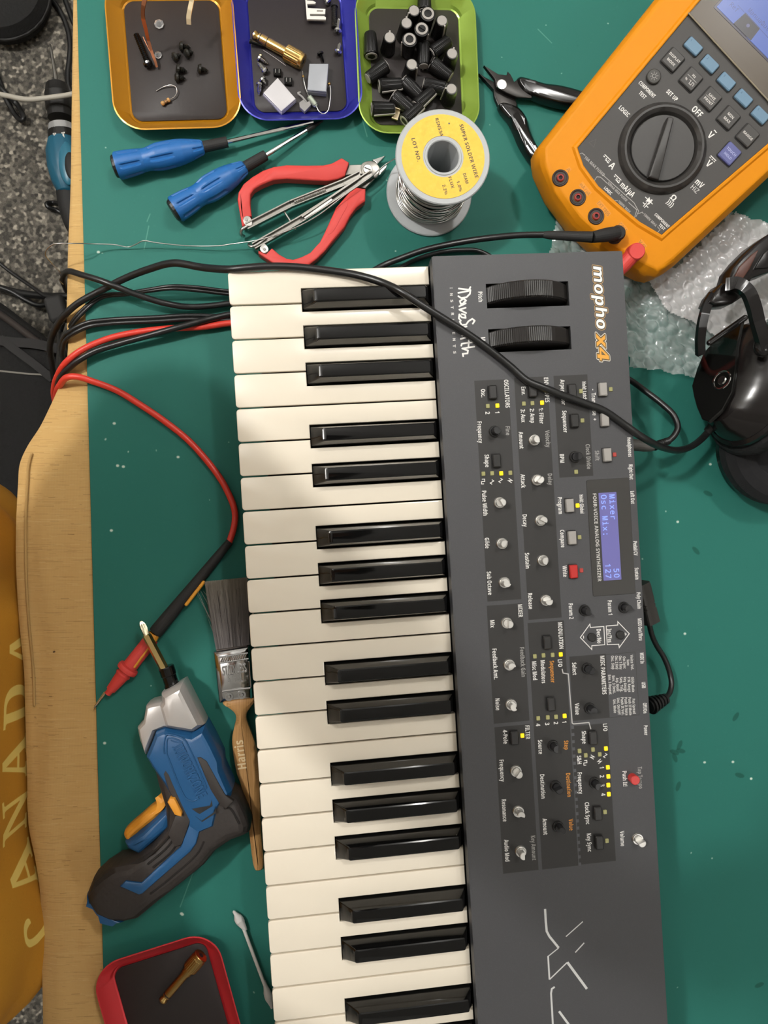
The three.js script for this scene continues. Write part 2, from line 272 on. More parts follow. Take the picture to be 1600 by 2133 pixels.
// ---------------------------------------------------------------- keyboard synthesizer
const SA = THREE.MathUtils.degToRad(3.5), PH = .078, KH = .066;
{
  const c0 = P(902, 535, PH), syn = frame('keyboard_synthesizer', 'dark grey keyboard synthesizer with cream keys and knobless controls', 'synthesizer', V(c0.x, TY, c0.z), SA);
  const Lc = (px, py, h = PH) => syn.worldToLocal(P(px, py, h));            // x towards the rear, z along the keys
  const k0 = Lc(474, 565.3, KH), KX = k0.x, KZ = k0.z, PITCH = .0235, DEPTH = .1345, LEN = 2 * KZ + 26 * PITCH + .012, Z0 = 0;
  const caseM = std(0x444446, .5, .1, { bumpMap: grainTex, bumpScale: .00003 });
  // --- panel print
  const HALF = .305, PPM = 2048 / HALF;
  const print = (zs) => canvasTex(2048, Math.round(DEPTH * PPM), (c, w, h) => {
    const X = (l) => [(l.z - zs) * PPM, h - l.x * PPM], at = (px, py) => X(Lc(px, py));
    c.fillStyle = '#444446'; c.fillRect(0, 0, w, h);
    for (let i = 0; i < 60000; i++) { c.fillStyle = rnd() < .5 ? 'rgba(255,255,255,.025)' : 'rgba(0,0,0,.04)'; c.fillRect(rnd() * w, rnd() * h, 2, 2); }
    const poly = (list, fill, stroke, lw, open) => { c.beginPath(); list.forEach((q, i) => (i ? c.lineTo(...at(...q)) : c.moveTo(...at(...q)))); if (!open) c.closePath(); if (fill) { c.fillStyle = fill; c.fill(); } if (stroke) { c.strokeStyle = stroke; c.lineWidth = lw; c.stroke(); } };
    const D = '#2b2a29';
    const rect = (x0, y0, x1, y1, f = D) => { const a = at(x0, y0), b = at(x1, y1); c.fillStyle = f; c.fillRect(a[0], b[1], b[0] - a[0], a[1] - b[1]); };
    rect(988, 793, 1086, 1248); rect(1071, 787, 1170, 1286); rect(1153, 783, 1236, 991); rect(1014, 1262, 1103, 1501); rect(1099, 1298, 1205, 1803); rect(1186, 1368, 1270, 1495); rect(1030, 1515, 1122, 1812); rect(1190, 1513, 1283, 1793);
    poly([[1261, 1364], [1323, 1358], [1332, 1489], [1270, 1495]], null, '#2e2d2c', 2);
    const txt = (px, py, s, len, col = '#e4e2dd', hp = 9.5, font = 'bold', extra) => {
      const [x, y] = at(px, py), l = len / 3.05 / 1000 * PPM; c.save(); c.translate(x, y); c.font = `${font} ${Math.round(hp * 1.38 / 3.05 / 1000 * PPM)}px ${extra || 'sans-serif'}`; c.textBaseline = 'alphabetic'; c.textAlign = 'center';
      const m = c.measureText(s).width; c.scale(l / m, 1); c.fillStyle = col; c.fillText(s, 0, hp * .5 / 3.05 / 1000 * PPM); c.restore();
    };
    const G = '#9a9894', O = '#d0892f';
    for (const a of [
      [1056, 820, 'OSCILLATORS', 60], [1007, 819, 'Osc.', 18], [1036, 859, '1', 5], [1016, 860, '2', 6], [1000, 900, 'Frequency', 46], [1058, 897, 'Fine', 20, G], [1015, 960, 'Shape', 27], [1010, 1048, 'Pulse Width', 54], [1015, 1131, 'Glide', 23], [1020, 1215, 'Sub Octave', 50],
      [1084, 1272, 'MIXER', 28], [1026, 1299, 'Mix', 17], [1032, 1383, 'Feedback Amt.', 66], [1089, 1379, 'Feedback Gain', 64, G], [1037, 1467, 'Noise', 26],
      [1099, 1525, 'FILTER', 30], [1053, 1535, '4-Pole', 30], [1046, 1605, 'Frequency', 47], [1051, 1688, 'Resonance', 48], [1056, 1772, 'Audio Mod', 47], [1112, 1766, 'Key Amount', 53, G],
      [1139, 812, 'ENVELOPES', 54], [1091, 814, 'Env.', 19], [1128, 866, '1: Filter', 34], [1109, 866, '2: Amp', 31], [1090, 866, '3: Aux', 28], [1086, 917, 'Amount', 36], [1141, 914, 'Velocity', 36, G], [1090, 1002, 'Attack', 29], [1146, 998, 'Delay', 25, G], [1094, 1084, 'Decay', 27], [1099, 1168, 'Sustain', 34], [1105, 1252, 'Release', 35],
      [1173, 817, 'Arpeggiator', 54], [1177, 878, 'Sequencer', 47], [1218, 814, 'Hold: Latch', 40, undefined, 9], [1171, 955, 'BPM', 20], [1226, 951, 'Clock Divide', 54, G], [1238, 843, '-  Transpose  +', 68], [1244, 949, 'Shift', 22, G],
      [1167, 1053, 'Program', 37], [1212, 1050, 'Hold: Global', 41, undefined, 9], [1172, 1122, 'Compare', 38], [1177, 1190, 'Write', 24], [1271, 1266, 'Param 1', 33], [1190, 1273, 'Param 2', 34],
      [1312, 931, 'Headphones', 43, undefined, 9], [1315, 983, 'Right Out', 33, undefined, 9], [1318, 1036, 'Left Out', 28, undefined, 9], [1324, 1142, 'Pedal/CV', 31, undefined, 9], [1327, 1195, 'Sustain', 26, undefined, 9], [1331, 1251, 'Poly Chain', 36, undefined, 9], [1334, 1311, 'MIDI Out/Thru', 48, undefined, 9], [1338, 1371, 'MIDI In', 24, undefined, 9], [1341, 1427, 'USB', 14, undefined, 9], [1344, 1475, 'Off/On', 23, undefined, 9], [1346, 1521, 'Power', 22, undefined, 9],
      [1334, 1620, 'Tap Tempo', 48, G], [1302, 1622, 'Push It!', 34], [1297, 1747, 'Volume', 33],
      [1168, 1324, 'MODULATION', 58], [1167, 1381, 'LFO', 17], [1151, 1399, 'Sequencer', 47, O], [1132, 1399, 'Modulators', 50], [1114, 1397, 'Misc Mod', 41], [1176, 1504, '1', 5], [1158, 1506, '2', 6], [1140, 1508, '3', 6], [1121, 1510, '4', 6], [1126, 1556, 'Source', 31], [1180, 1552, 'Step', 20, O], [1131, 1638, 'Destination', 53], [1185, 1635, 'Destination', 52, O], [1136, 1722, 'Amount', 35], [1190, 1718, 'Value', 25, O],
      [1261, 1515, 'LFO', 17], [1217, 1536, 'Shape', 28], [1207, 1583, 'S&H', 19], [1254, 1599, '1', 5], [1254, 1617, '2', 6], [1255, 1636, '3', 6], [1257, 1655, '4', 6], [1209, 1631, 'Frequency', 47], [1224, 1694, 'Clock Sync', 48], [1228, 1755, 'Key Sync', 40],
      [1257, 1406, 'MISC PARAMETERS', 84], [1197, 1393, 'Select', 27], [1203, 1477, 'Value', 25], [1270, 1324, 'Inc/Yes', 30], [1248, 1325, 'Dec/No', 32], [1303, 1321, '+', 8, undefined, 11], [1217, 1327, '-', 7, undefined, 11], [1001, 618, 'Pitch', 23], [1007, 712, 'Mod', 22],
    ]) txt(...a);
    const cols = [[1380, 1317, ['Voice Vol.', 'Name', 'Osc Sync', 'Osc 1 Key', 'Osc 2 Key', 'Osc. Slop']], [1426, 1319, ['Glide Mode', 'P.W. Range', 'Key Assign', 'Seq. Trig.', 'Arp. Mode', 'Env. 3 Dest.', 'Env. 3 Repeat']], [1471, 1321, ['Pan Spread', 'Push It Mode', 'Push It Note', 'Push It Vel.', 'Uni. On/Off', 'Uni. Mode']]];
    for (const [y, x, list] of cols) list.forEach((s, i) => txt(x - i * 8, y, s, s.length * 3.3, '#cfcdc8', 6.4));
    // wave shapes beside the lamps
    const wave = (px, py, k) => { const [x, y] = at(px, py), u = PPM / 3050; c.save(); c.translate(x, y); c.scale(u, u); c.strokeStyle = '#e4e2dd'; c.lineWidth = 1.7; c.beginPath();
      const w_ = { saw: [[-5, 3], [0, -4], [0, 4], [5, -3]], tri: [[-5, 0], [-2, -4], [2, 4], [5, 0]], sq: [[-5, 3], [-5, -3], [0, -3], [0, 4], [5, 4], [5, -1]], rev: [[-5, -3], [0, 4], [0, -4], [5, 3]] }[k]; w_.forEach((p, i) => (i ? c.lineTo(...p) : c.moveTo(...p))); c.stroke(); c.restore(); };
    wave(1063, 1001, 'saw'); wave(1043, 1001, 'tri'); wave(1025, 1004, 'tri'); wave(1007, 1003, 'sq'); wave(1261, 1574, 'tri'); wave(1249, 1586, 'rev'); wave(1234, 1577, 'saw'); wave(1220, 1589, 'sq');
    // arrows, routing line, dotted divider
    poly([[1263, 1304], [1287, 1302], [1287, 1295], [1311, 1320], [1290, 1349], [1289, 1342], [1265, 1343]], null, '#e4e2dd', 4);
    poly([[1258, 1305], [1230, 1307], [1229, 1300], [1209, 1328], [1233, 1353], [1233, 1345], [1260, 1343]], null, '#e4e2dd', 4);
    poly([[1171, 1393], [1173, 1402], [1184, 1404], [1192, 1506], [1195, 1508], [1227, 1505], [1231, 1519]], null, '#b9b7b3', 5, true);
    for (let i = 0; i < 20; i++) rect(1190 + i * .78, 1512 + i * 15, 1196 + i * .78, 1518 + i * 15, '#4e4f52');
    // large line emblem
    const em = (l, lw) => poly(crop(l, 960, 1820, .3), null, '#cfcfcd', lw, true);
    c.lineJoin = 'miter'; em([[585, 245], [590, 330], [597, 400], [615, 435], [680, 515]], 11); em([[680, 515], [605, 575]], 5); em([[606, 572], [616, 735]], 8); em([[616, 735], [740, 615]], 6); em([[740, 615], [876, 800]], 12); em([[730, 437], [848, 332]], 5); em([[795, 547], [857, 480]], 6); em([[652, 786], [632, 800], [627, 830], [640, 1060], [650, 1200]], 9); em([[682, 955], [770, 1075], [860, 1200]], 11);
    // instrument name in italic letters with a gold outline, and the maker's name
    const name = (px, py, s, len, hp, fill, edge) => { const [x, y] = at(px, py), l = len / 3050 * PPM, f = Math.round(hp * 1.5 / 3050 * PPM); c.save(); c.translate(x, y); c.transform(1, 0, -.18, 1, 0, 0); c.font = `bold ${f}px sans-serif`; c.textAlign = 'center'; const m = c.measureText(s).width; c.scale(l / m, 1); c.lineJoin = 'round'; c.strokeStyle = edge[0]; c.lineWidth = 12; c.strokeText(s, 0, f * .34); c.strokeStyle = edge[1]; c.lineWidth = 8; c.strokeText(s, 0, f * .34); c.fillStyle = fill; c.fillText(s, 0, f * .34); c.restore(); };
    name(1250, 620, 'mopho', 138, 22, '#f2f1ec', ['#c79c5e', '#38332c']); name(1255, 724, 'x4', 58, 24, '#e0a03c', ['#e9e4d8', '#5d4a2a']);
    [...'INSTRUMENTS'].forEach((s, i) => txt(940 + i * .75, 600 + i * 13.4, s, s === 'I' ? 2 : 6.4, '#d9d7d2', 6));
    const script = [[[956, 601], [980, 604], [979, 612], [972, 619], [961, 621], [955, 617]], [[980, 598], [976, 606], [955, 610]], [[966, 630], [971, 626], [966, 622], [958, 627], [960, 633], [970, 632], [957, 638]], [[970, 641], [957, 645], [971, 652]], [[962, 654], [969, 656], [970, 662], [962, 661], [957, 655], [956, 663], [960, 668]], [[985, 674], [989, 668], [984, 664], [976, 669], [971, 676], [962, 677], [958, 670]], [[972, 680], [960, 682], [971, 686], [961, 690], [972, 694], [963, 699]], [[973, 702], [960, 706]], [[978, 703], [979, 704]], [[989, 712], [962, 716], [961, 720]], [[977, 706], [976, 722]], [[988, 722], [963, 726], [975, 730], [974, 736], [964, 737], [965, 742]]];
    c.lineCap = 'round'; c.lineJoin = 'round'; for (const l of script) poly(l, null, '#e8e6e1', 8, true);
  });
  const slots = [[[1012, 592], [1184, 585], [1186, 636], [1015, 643]], [[1017, 687], [1188, 678], [1191, 727], [1020, 735]]].map((l) => { const q = l.map((a) => Lc(...a)), x0 = (q[0].x + q[3].x) / 2, x1 = (q[1].x + q[2].x) / 2, z0 = (q[0].z + q[1].z) / 2, z1 = (q[2].z + q[3].z) / 2; return [x0, x1, z0, z1]; });
  const rectPath = (x0, x1, z0, z1) => [[x0, z0], [x1, z0], [x1, z1], [x0, z1]];
  for (const [zs, ze] of [[Z0, HALF], [HALF, LEN]]) {
    const g = pill(rectPath(0, DEPTH, zs, ze), PH - .0016, PH, 0, { holes: zs === Z0 ? slots.map((s) => rectPath(...s)) : [] });
    const p = g.attributes.position, uv = g.attributes.uv; for (let i = 0; i < p.count; i++) uv.setXY(i, (p.getZ(i) - zs) / HALF, p.getX(i) / DEPTH);
    const t = print(zs); t.wrapS = THREE.ClampToEdgeWrapping;
    part('control_panel', g, std(0xffffff, .5, .1, { map: t }), syn);
  }
  const rim = .0014;
  part('rear_panel', bx(DEPTH - rim, DEPTH + .0006, .012, PH - .0002, 0, LEN), caseM, syn);
  part('side_panel', bx(KX + .02, DEPTH, .012, KH - .012, -.0002, rim), caseM, syn); part('side_panel', bx(KX + .02, DEPTH, .012, KH - .012, LEN - rim, LEN), caseM, syn);
  part('side_panel', bx(0, DEPTH, KH - .014, PH - .0003, -.0005, rim), caseM, syn); part('side_panel', bx(0, DEPTH, KH - .014, PH - .0003, LEN - rim, LEN + .0005), caseM, syn);
  part('front_rail', bx(-.0008, rim, KH + .001, PH - .0002, 0, LEN), caseM, syn);
  part('bottom_plate', bx(KX + .016, DEPTH, .010, .014, 0, LEN), caseM, syn);
  part('key_bed', bx(KX + .018, .06, .014, KH - .022, .002, LEN - .002), M.blackMatte, syn);
  for (const [x, z] of [[KX + .04, .03], [DEPTH - .03, .03], [KX + .04, LEN - .03], [DEPTH - .03, LEN - .03]]) part('foot', turned([[0, 0], [0, .009], [.010, .011], [.010, 0]], V(x, 0, z), V(x, 1, z)), M.blackMatte, syn);
  // --- keys: F upward, 26 white and 18 black
  const whiteM = std(0xefe5d2, .16, 0, { clearcoat: .3, clearcoatRoughness: .08 }), blackM = std(0x0b0b0b, .09), KEY = -KX - .0015, SL = Lc(627, 598, KH).x - KX, BW = .0138;
  const kinds = 'FGABCDE', sharpAfter = { F: .0, G: .0, A: .0, C: 0, D: 0 }, lean = { F: -.0022, G: 0, A: .0022, C: -.0018, D: .0018 };
  const keyCache = {};
  const whiteKey = (l, r) => { const id = l + '|' + r; if (keyCache[id]) return keyCache[id];
    const w = PITCH - .0011, q = [[0, 0]]; 
    if (l === null) q.push([KEY, 0]); else q.push([SL, 0], [SL, l], [KEY, l]);
    if (r === null) q.push([KEY, w]); else q.push([KEY, w - r], [SL, w - r], [SL, w]);
    q.push([0, w]);
    // rounded front corners
    const f = q.slice(1, -1), rad = .0022, arc = (cx, cz, a0, a1) => [0, 1, 2, 3].map((i) => { const a = a0 + (a1 - a0) * i / 3; return [cx + rad * Math.cos(a), cz + rad * Math.sin(a)]; });
    const out = [...arc(rad, rad, Math.PI, Math.PI * 1.5), ...f, ...arc(rad, w - rad, Math.PI * .5, Math.PI)];
    return keyCache[id] = merge(pill(out, KH - .0042, KH, .0007, { seg: 3 }), bx(.0012, .0022, KH - .017, KH - .003, .0012, w - .0012), bx(.002, KEY, KH - .013, KH - .004, .0016 + (l ?? 0) * .9, w - .0016 - (r ?? 0) * .9)); };
  const bk = (() => { const L = KEY - SL - .0008, w = BW - .0008, s = (x0, x1, i, r, y) => rring(x0, x1, i, w - i, r, y);
    return loft([s(.0006, L, 0, .0006, KH - .012), s(.0006, L, 0, .0008, KH + .0012), s(.003, L - .001, .0006, .001, KH + .004), s(.0078, L - .0034, .0017, .0012, KH + .0096), s(.0086, L - .0038, .0021, .0012, KH + .0112), s(.0102, L - .0042, .0029, .0010, KH + .0117)], { crease: .45 }); })();
  for (let i = 0; i < 26; i++) {
    const n = kinds[i % 7], prev = kinds[(i + 6) % 7], z = KZ + i * PITCH;
    const cut = (note, side) => { if (lean[note] === undefined) return null; const half = BW / 2 + .0006; return side === 'r' ? half - lean[note] : half + lean[note]; };   // how far a black key bites into its white neighbours
    const l = i === 0 ? null : cut(prev, 'l'), r = i === 25 ? null : cut(n, 'r');
    const k = part('white_key', whiteKey(l, r).clone(), whiteM, syn); k.position.set(KX, 0, z + .0005);
    if (r !== null) { const b = part('black_key', bk.clone(), blackM, syn); b.position.set(KX + SL, 0, z + PITCH + lean[n] - BW / 2 + .0004); }
  }
  // --- pitch and modulation wheels, with milled ribs
  slots.forEach(([x0, x1, z0, z1], i) => {
    const R = .0345, cx = (x0 + x1) / 2, cy = PH - .0215, w = (z1 - z0) * .74, prof = []; const n = 150;
    const wheelRings = []; for (const [f, dr] of [[0, -.004], [.02, -.0014], [.10, 0], [.9, 0], [.98, -.0014], [1, -.004]]) { const ring = []; for (let k = 0; k < n * 2; k++) { const a = k / (n * 2) * Math.PI * 2, up = Math.sin(a), ribbed = up > .55 && (i ? Math.cos(a) < .33 : Math.cos(a) < .42); ring.push(V(cx + (R + dr - (ribbed && k % 2 ? .00042 : 0)) * Math.cos(a), cy + (R + dr - (ribbed && k % 2 ? .00042 : 0)) * Math.sin(a), z0 + (z1 - z0) * .06 + w * f)); } wheelRings.push(ring); }
    part(i ? 'modulation_wheel' : 'pitch_wheel', loft(wheelRings, { crease: .35 }), std(0x1f1c1a, .5), syn);
    part('wheel_well', merge(bx(x0 - .001, x0, .03, PH - .0017, z0, z1), bx(x1, x1 + .001, .03, PH - .0017, z0, z1), bx(x0, x1, .03, PH - .0017, z0 - .001, z0), bx(x0, x1, .03, PH - .0017, z1, z1 + .001), bx(x0, x1, .016, .02, z0, z1)), M.blackMatte, syn);
  });
  // --- bare control shafts
  const silver = [[1112, 917], [1118, 1000], [1125, 1084], [1130, 1167], [1136, 1250], [1040, 1047], [1045, 1132], [1050, 1213], [1055, 1297], [1060, 1384], [1064, 1467], [1074, 1605], [1079, 1689], [1084, 1772], [1327, 1746]];
  const black = [[1030, 899], [1197, 952], [1299, 1265], [1217, 1271], [1223, 1392], [1228, 1475], [1152, 1553], [1157, 1637], [1162, 1721], [1238, 1630]];
  const bush = turned([[0, 0], [0, .0040], [.0012, .0040], [.0016, .0037], [.0022, .0037], [.0022, .0031], [.0010, .0031], [.0010, 0]], V(0, 0, 0), UP, 20);
  const dshaft = (() => { const ring = (r, y, full) => { const o = []; for (let k = 0; k < 20; k++) { const a = k / 20 * Math.PI * 2, x = r * Math.cos(a); o.push(V(full ? x : Math.min(x, .0006), y, r * Math.sin(a))); } return o.reverse(); }; return loft([ring(.0027, .0008, true), ring(.0027, .0038, true), ring(.0027, .0039, false), ring(.0027, .0088, false), ring(.0024, .0092, false)], { crease: .5 }); })();
  const pots = (list, m1, m2, t0) => list.forEach(([x, y], i) => { const p = Lc(x, y), b = part('control_bushing', bush.clone(), m1, syn); b.position.set(p.x, PH, p.z); const s = part('control_shaft', dshaft.clone(), m2, b); s.rotation.y = t0 + i * 1.9; });
  pots(silver, std(0xd8d6d2, .3, 1), std(0xe2e0db, .42, .75), .4); pots(black, M.blackPlastic, std(0x1b1b1c, .35), 1.2);
  // --- buttons
  const btn = (list, m, tag_) => list.forEach(([x, y]) => { const p = Lc(x, y); part('push_button', block(p.x - .0027, p.x + .0027, p.z - .0046, p.z + .0046, PH - .0004, PH + .0036, .0006, .0006), m, syn, tag_);
    part('button_well', loft([rring(p.x - .0034, p.x + .0032, p.z - .0052, p.z + .0052, .0005, PH + .00005), rring(p.x - .0034, p.x + .0032, p.z - .0052, p.z + .0052, .0005, PH + .00012)]), M.blackMatte, syn); });
  btn([[1254, 812], [1258, 875], [1263, 948], [1185, 1053], [1190, 1120]], std(0x9b9792, .45), 'grey push button'); btn([[1193, 1190]], std(0xb02a26, .4), 'red push button');
  btn([[1190, 815], [1195, 877], [1108, 814], [1025, 818], [1033, 960], [1138, 1337], [1146, 1465], [1070, 1535], [1233, 1535], [1243, 1692], [1246, 1752]], std(0x242322, .4), 'black push button');
  const dot = (x, y, r, h, m, tag_) => { const p = Lc(x, y); part('round_button', turned([[0, 0], [0, r], [h - .0004, r], [h, r - .0004], [h, 0]], V(p.x, PH, p.z), V(p.x, PH + 1, p.z)), m, syn, tag_); };
  dot(1291, 1322, .0030, .0022, M.blackPlastic, 'black round button'); dot(1232, 1327, .0030, .0022, M.blackPlastic, 'black round button'); dot(1317, 1620, .0033, .0058, std(0xc0302c, .35), 'red round button');
  // --- lamps
  const lit = std(0xf2cc10, .4, 0, { emissive: 0xffd21c, emissiveIntensity: 1.3 }), dull = std(0x9a9765, .4), redDull = std(0xa8403a, .4);
  const leds = (list, m, tag_) => list.forEach(([x, y]) => { const p = Lc(x, y); part('indicator_lamp', block(p.x - .0013, p.x + .0013, p.z - .0015, p.z + .0015, PH, PH + .0009, .0005, .0003), m, syn, tag_); });
  leds([[1129, 839], [1036, 845], [1203, 1053], [1044, 986], [1168, 1363], [1176, 1491], [1088, 1532], [1262, 1559], [1267, 1617], [1267, 1635], [1268, 1654], [1266, 1598]], lit, 'lit yellow indicator');
  leds([[1016, 846], [1109, 840], [1091, 841], [1210, 815], [1213, 876], [1272, 811], [1200, 983], [1007, 987], [1025, 986], [1063, 985], [1207, 1119], [1151, 1364], [1132, 1365], [1114, 1367], [1158, 1493], [1141, 1494], [1121, 1496], [1249, 1571], [1235, 1561], [1220, 1573], [1207, 1564], [1260, 1691], [1264, 1751]], dull, 'unlit indicator'); leds([[1280, 947], [1211, 1188]], redDull, 'unlit red indicator');
  // --- display
  { const a = Lc(1221, 1000), b = Lc(1324, 1236), p = part('display_plate', (() => { const g = block(a.x, b.x, a.z, b.z, PH, PH + .0005, .0012, .0002), q = g.attributes.position, uv = g.attributes.uv; for (let i = 0; i < q.count; i++) uv.setXY(i, (q.getZ(i) - a.z) / (b.z - a.z), (q.getX(i) - a.x) / (b.x - a.x)); return g; })(),
      std(0xffffff, .3, 0, { map: canvasTex(1024, 400, (c, w, h) => { c.fillStyle = '#3a3937'; c.fillRect(0, 0, w, h); c.fillStyle = '#c9c7c2'; c.font = 'bold 46px sans-serif'; const s = 'FOUR-VOICE ANALOG SYNTHESIZER', m = c.measureText(s).width; c.save(); c.translate(w * .115, h * .87); c.scale(w * .76 / m, 1); c.fillText(s, 0, 0); c.restore(); }) }), syn);
    const l0 = Lc(1246, 1027), l1 = Lc(1294, 1207), g = block(l0.x, l1.x, l0.z, l1.z, PH + .0003, PH + .0008, .0004, .0001), q = g.attributes.position, uv = g.attributes.uv; for (let i = 0; i < q.count; i++) uv.setXY(i, (q.getZ(i) - l0.z) / (l1.z - l0.z), (q.getX(i) - l0.x) / (l1.x - l0.x));
    const face = (bg, fg) => canvasTex(1024, 226, (c, w, h) => { c.fillStyle = bg; c.fillRect(0, 0, w, h); c.fillStyle = fg; const u = w / 16.6; c.font = 'bold 92px monospace'; const put = (s, col, y) => [...s].forEach((ch, i) => { if (ch === ' ') return; c.save(); c.translate((col + i + .35) * u, y); c.scale(1, 1.02); c.fillText(ch, 0, 0); c.restore(); }); put('Mixer         50', 0, 92); put('Osc Mix:     127', 0, 196); });
    part('display', g, std(0xffffff, .25, 0, { map: face('#6c6aa0', '#8fa4f0'), emissive: 0xffffff, emissiveMap: face('#2c2b70', '#6f8cff'), emissiveIntensity: .55 }), p, 'blue lit display'); }
}

// ---------------------------------------------------------------- small metal trays
function tray(label, px, py, turn, color, inner) {
  const b = P(px, py, .0015), g = frame('parts_tray', label, 'tray', V(b.x, TY, b.z), turn, 'rounded metal parts trays');
  const w = .0355, l = .0455, W = .0468, L = .0568, r = (x, z, rad, y) => rring(-x, x, -z, z, rad, y, 10), m = std(color, .3, .45, { clearcoat: .4, clearcoatRoughness: .2 });
  const flo = (dx) => [r(w, l, .008, .0007), r(w + .0015, l + .0015, .0095, .0012), r(w + .0032, l + .0032, .012, .0035), r(W - .0016, L - .0016, .0205, .0112), r(W - .0005, L - .0005, .0216, .0122), r(W + .0004, L + .0004, .0224, .0120), r(W + .0001, L + .0001, .0221, .0110), r(W - .0010, L - .0010, .0210, .0106), r(w + .0040, l + .0040, .013, .0030), r(w + .002, l + .002, .0102, 0), r(w, l, .008, 0)];
  part('tray_shell', loft(flo(0), { crease: .7 }), m, g);
  part('liner', loft([r(w - .0002, l - .0002, .0078, .0006), r(w - .0002, l - .0002, .0078, .0016), r(w - .0005, l - .0005, .0075, .0018)]), inner ?? M.liner, g, 'dark soft liner sheet');
  return g;
}
const D2R = Math.PI / 180;
tray('gold metal tray with black screws and a resistor', 366, 126, 4.5 * D2R, 0xc28416);
tray('blue metal tray with silver screws and a gold adapter', 619.5, 110, 4 * D2R, 0x2a2c98);
tray('lime green metal tray full of black knobs', 866, 140, 2.4 * D2R, 0x98b64a);
tray('red metal tray with one jack adapter', 364, 2108, 15 * D2R, 0xd8343a);
const TF = .0018;                       // height of a tray's liner

function screw(A, B, hr, sr, m, label, group, o = {}) {   // head at A, point at B
  const L = A.distanceTo(B), g = thing('screw', label, 'screw', V(A.x, A.y - hr, A.z), group), hh = o.hh ?? hr * .7, n = Math.max(4, Math.round(L / (sr * .75)));
  part('screw_head', turned([[0, 0], [.0000, hr * .55], [hh * .35, hr * .92], [hh, hr], [hh, sr * .9], [hh, 0]], A, B, 16), m, g);
  part('cross_slot', aim(merge(bx(-hr * .55, hr * .55, -hh * .06, hh * .05, -hr * .1, hr * .1), bx(-hr * .1, hr * .1, -hh * .06, hh * .05, -hr * .55, hr * .55)), A, B), M.blackMatte, g);
  const prof = [[hh, sr * .8]]; for (let i = 0; i < n; i++) { const d = hh + (L - hh) * (i + .25) / n, f = o.blunt ? 1 : Math.min(1, (n - i) / 3); prof.push([d, sr * .72 * f], [d + (L - hh) * .5 / n, sr * f]); } prof.push([L, sr * .25], [L, 0]);
  part('thread', turned(prof, A, B, 14), o.m2 ?? m, g);
  return g;
}
{ // gold tray
  const q = (x, y, h) => P(200 + x * .2, y * .2, h), S = 'short black screws in the gold tray';
  screw(q(552, 690, .0055), q(418, 358, .0042), .0036, .0022, M.blackGloss, 'long black screw lying alone in the gold tray', undefined, { blunt: true });
  const list = [[865, 480, 985, 495, 'short black screw topmost in the cluster in the gold tray'], [925, 568, 1012, 536, 'short black screw second from top of the cluster in the gold tray'], [800, 605, 885, 568, 'short black screw at the left of the cluster in the gold tray'], [832, 712, 948, 740, 'upper of two short black screws lying side by side in the gold tray'], [820, 805, 932, 815, 'lower of two short black screws lying side by side, nearest the resistor'], [1058, 712, 1172, 738, 'short black screw lying apart near the rim of the gold tray']];
  for (const [a, b, c, d, l] of list) screw(q(a, b, TF + .0034), q(c, d, TF + .0017), .0036, .0020, std(0x22221e, .38, .4), l, S);
  const co = pts([[305, -12, .045], [299, 10, .04], [298, 36, .031], [304, 62, .022], [309, 84, .014], [316, 108, .009], [324, 130, .006], [327, 140, .004]]);
  const c = thing('copper_braid', 'strip of copper braid curling out of the gold tray', 'braid', co[7]); part('braid_strip', ribbon(co, (t) => .0034 - .0018 * t, .0007), M.copper, c); part('frayed_strand', tube(pts([[298, 77, .010], [304, 90, .009], [312, 106, .009]]), .0003, { rad: 5 }), M.copper, c);
  single('solder_braid', ribbon(pts([[402, -14, .036], [399, 4, .032], [396, 18, .03], [393, 36, .027], [393.5, 51, .024]]), .0032, .0012), M.braid, 'cream tinned braid end hanging over the gold tray', 'braid', P(393, 51, .024));
  const gem = (px, py, r, l) => { const p = P(px, py, TF); single('clear_gem', turned([[0, 0], [0, r * .5], [r * .35, r], [r * .6, r * .62], [r * .6, 0]], p, p.clone().add(UP), 8), new THREE.MeshPhysicalMaterial({ color: 0xffffff, roughness: .03, metalness: 0, transmission: .85, thickness: .002, ior: 1.7 }), l, 'gem', p, 'clear faceted stones'); };
  gem(332, 52, .0037, 'larger clear faceted stone in the gold tray'); gem(330, 116, .0029, 'smaller clear faceted stone beside the long black screw');
  const a = q(680, 1085, .0038), b = q(768, 1034, .0038), r = thing('resistor', 'tan resistor with one bent wire lead in the gold tray', 'resistor', V(a.x, TY + TF, a.z)), L = a.distanceTo(b);
  part('body', turned([[0, 0], [0, .0010], [L * .08, .0016], [L * .25, .0016], [L * .32, .0012], [L * .7, .0012], [L * .77, .0016], [L * .94, .0016], [L, .001], [L, 0]], a, b), std(0xb98d55, .4), r);
  for (const f of [.36, .5, .62]) { const m = a.clone().lerp(b, f), n = a.clone().lerp(b, f + .07); part('colour_band', rod(m, n, .00128), std(f === .5 ? 0x6a3b1c : 0x2b2119, .4), r); }
  part('lead', tube([b, q(812, 1010, .0038), q(842, 958, .0042), q(832, 908, .0046), q(788, 886, .0042), q(700, 906, .003), q(630, 946, .0025)], .00035, { rad: 6 }), M.chrome, r);
}
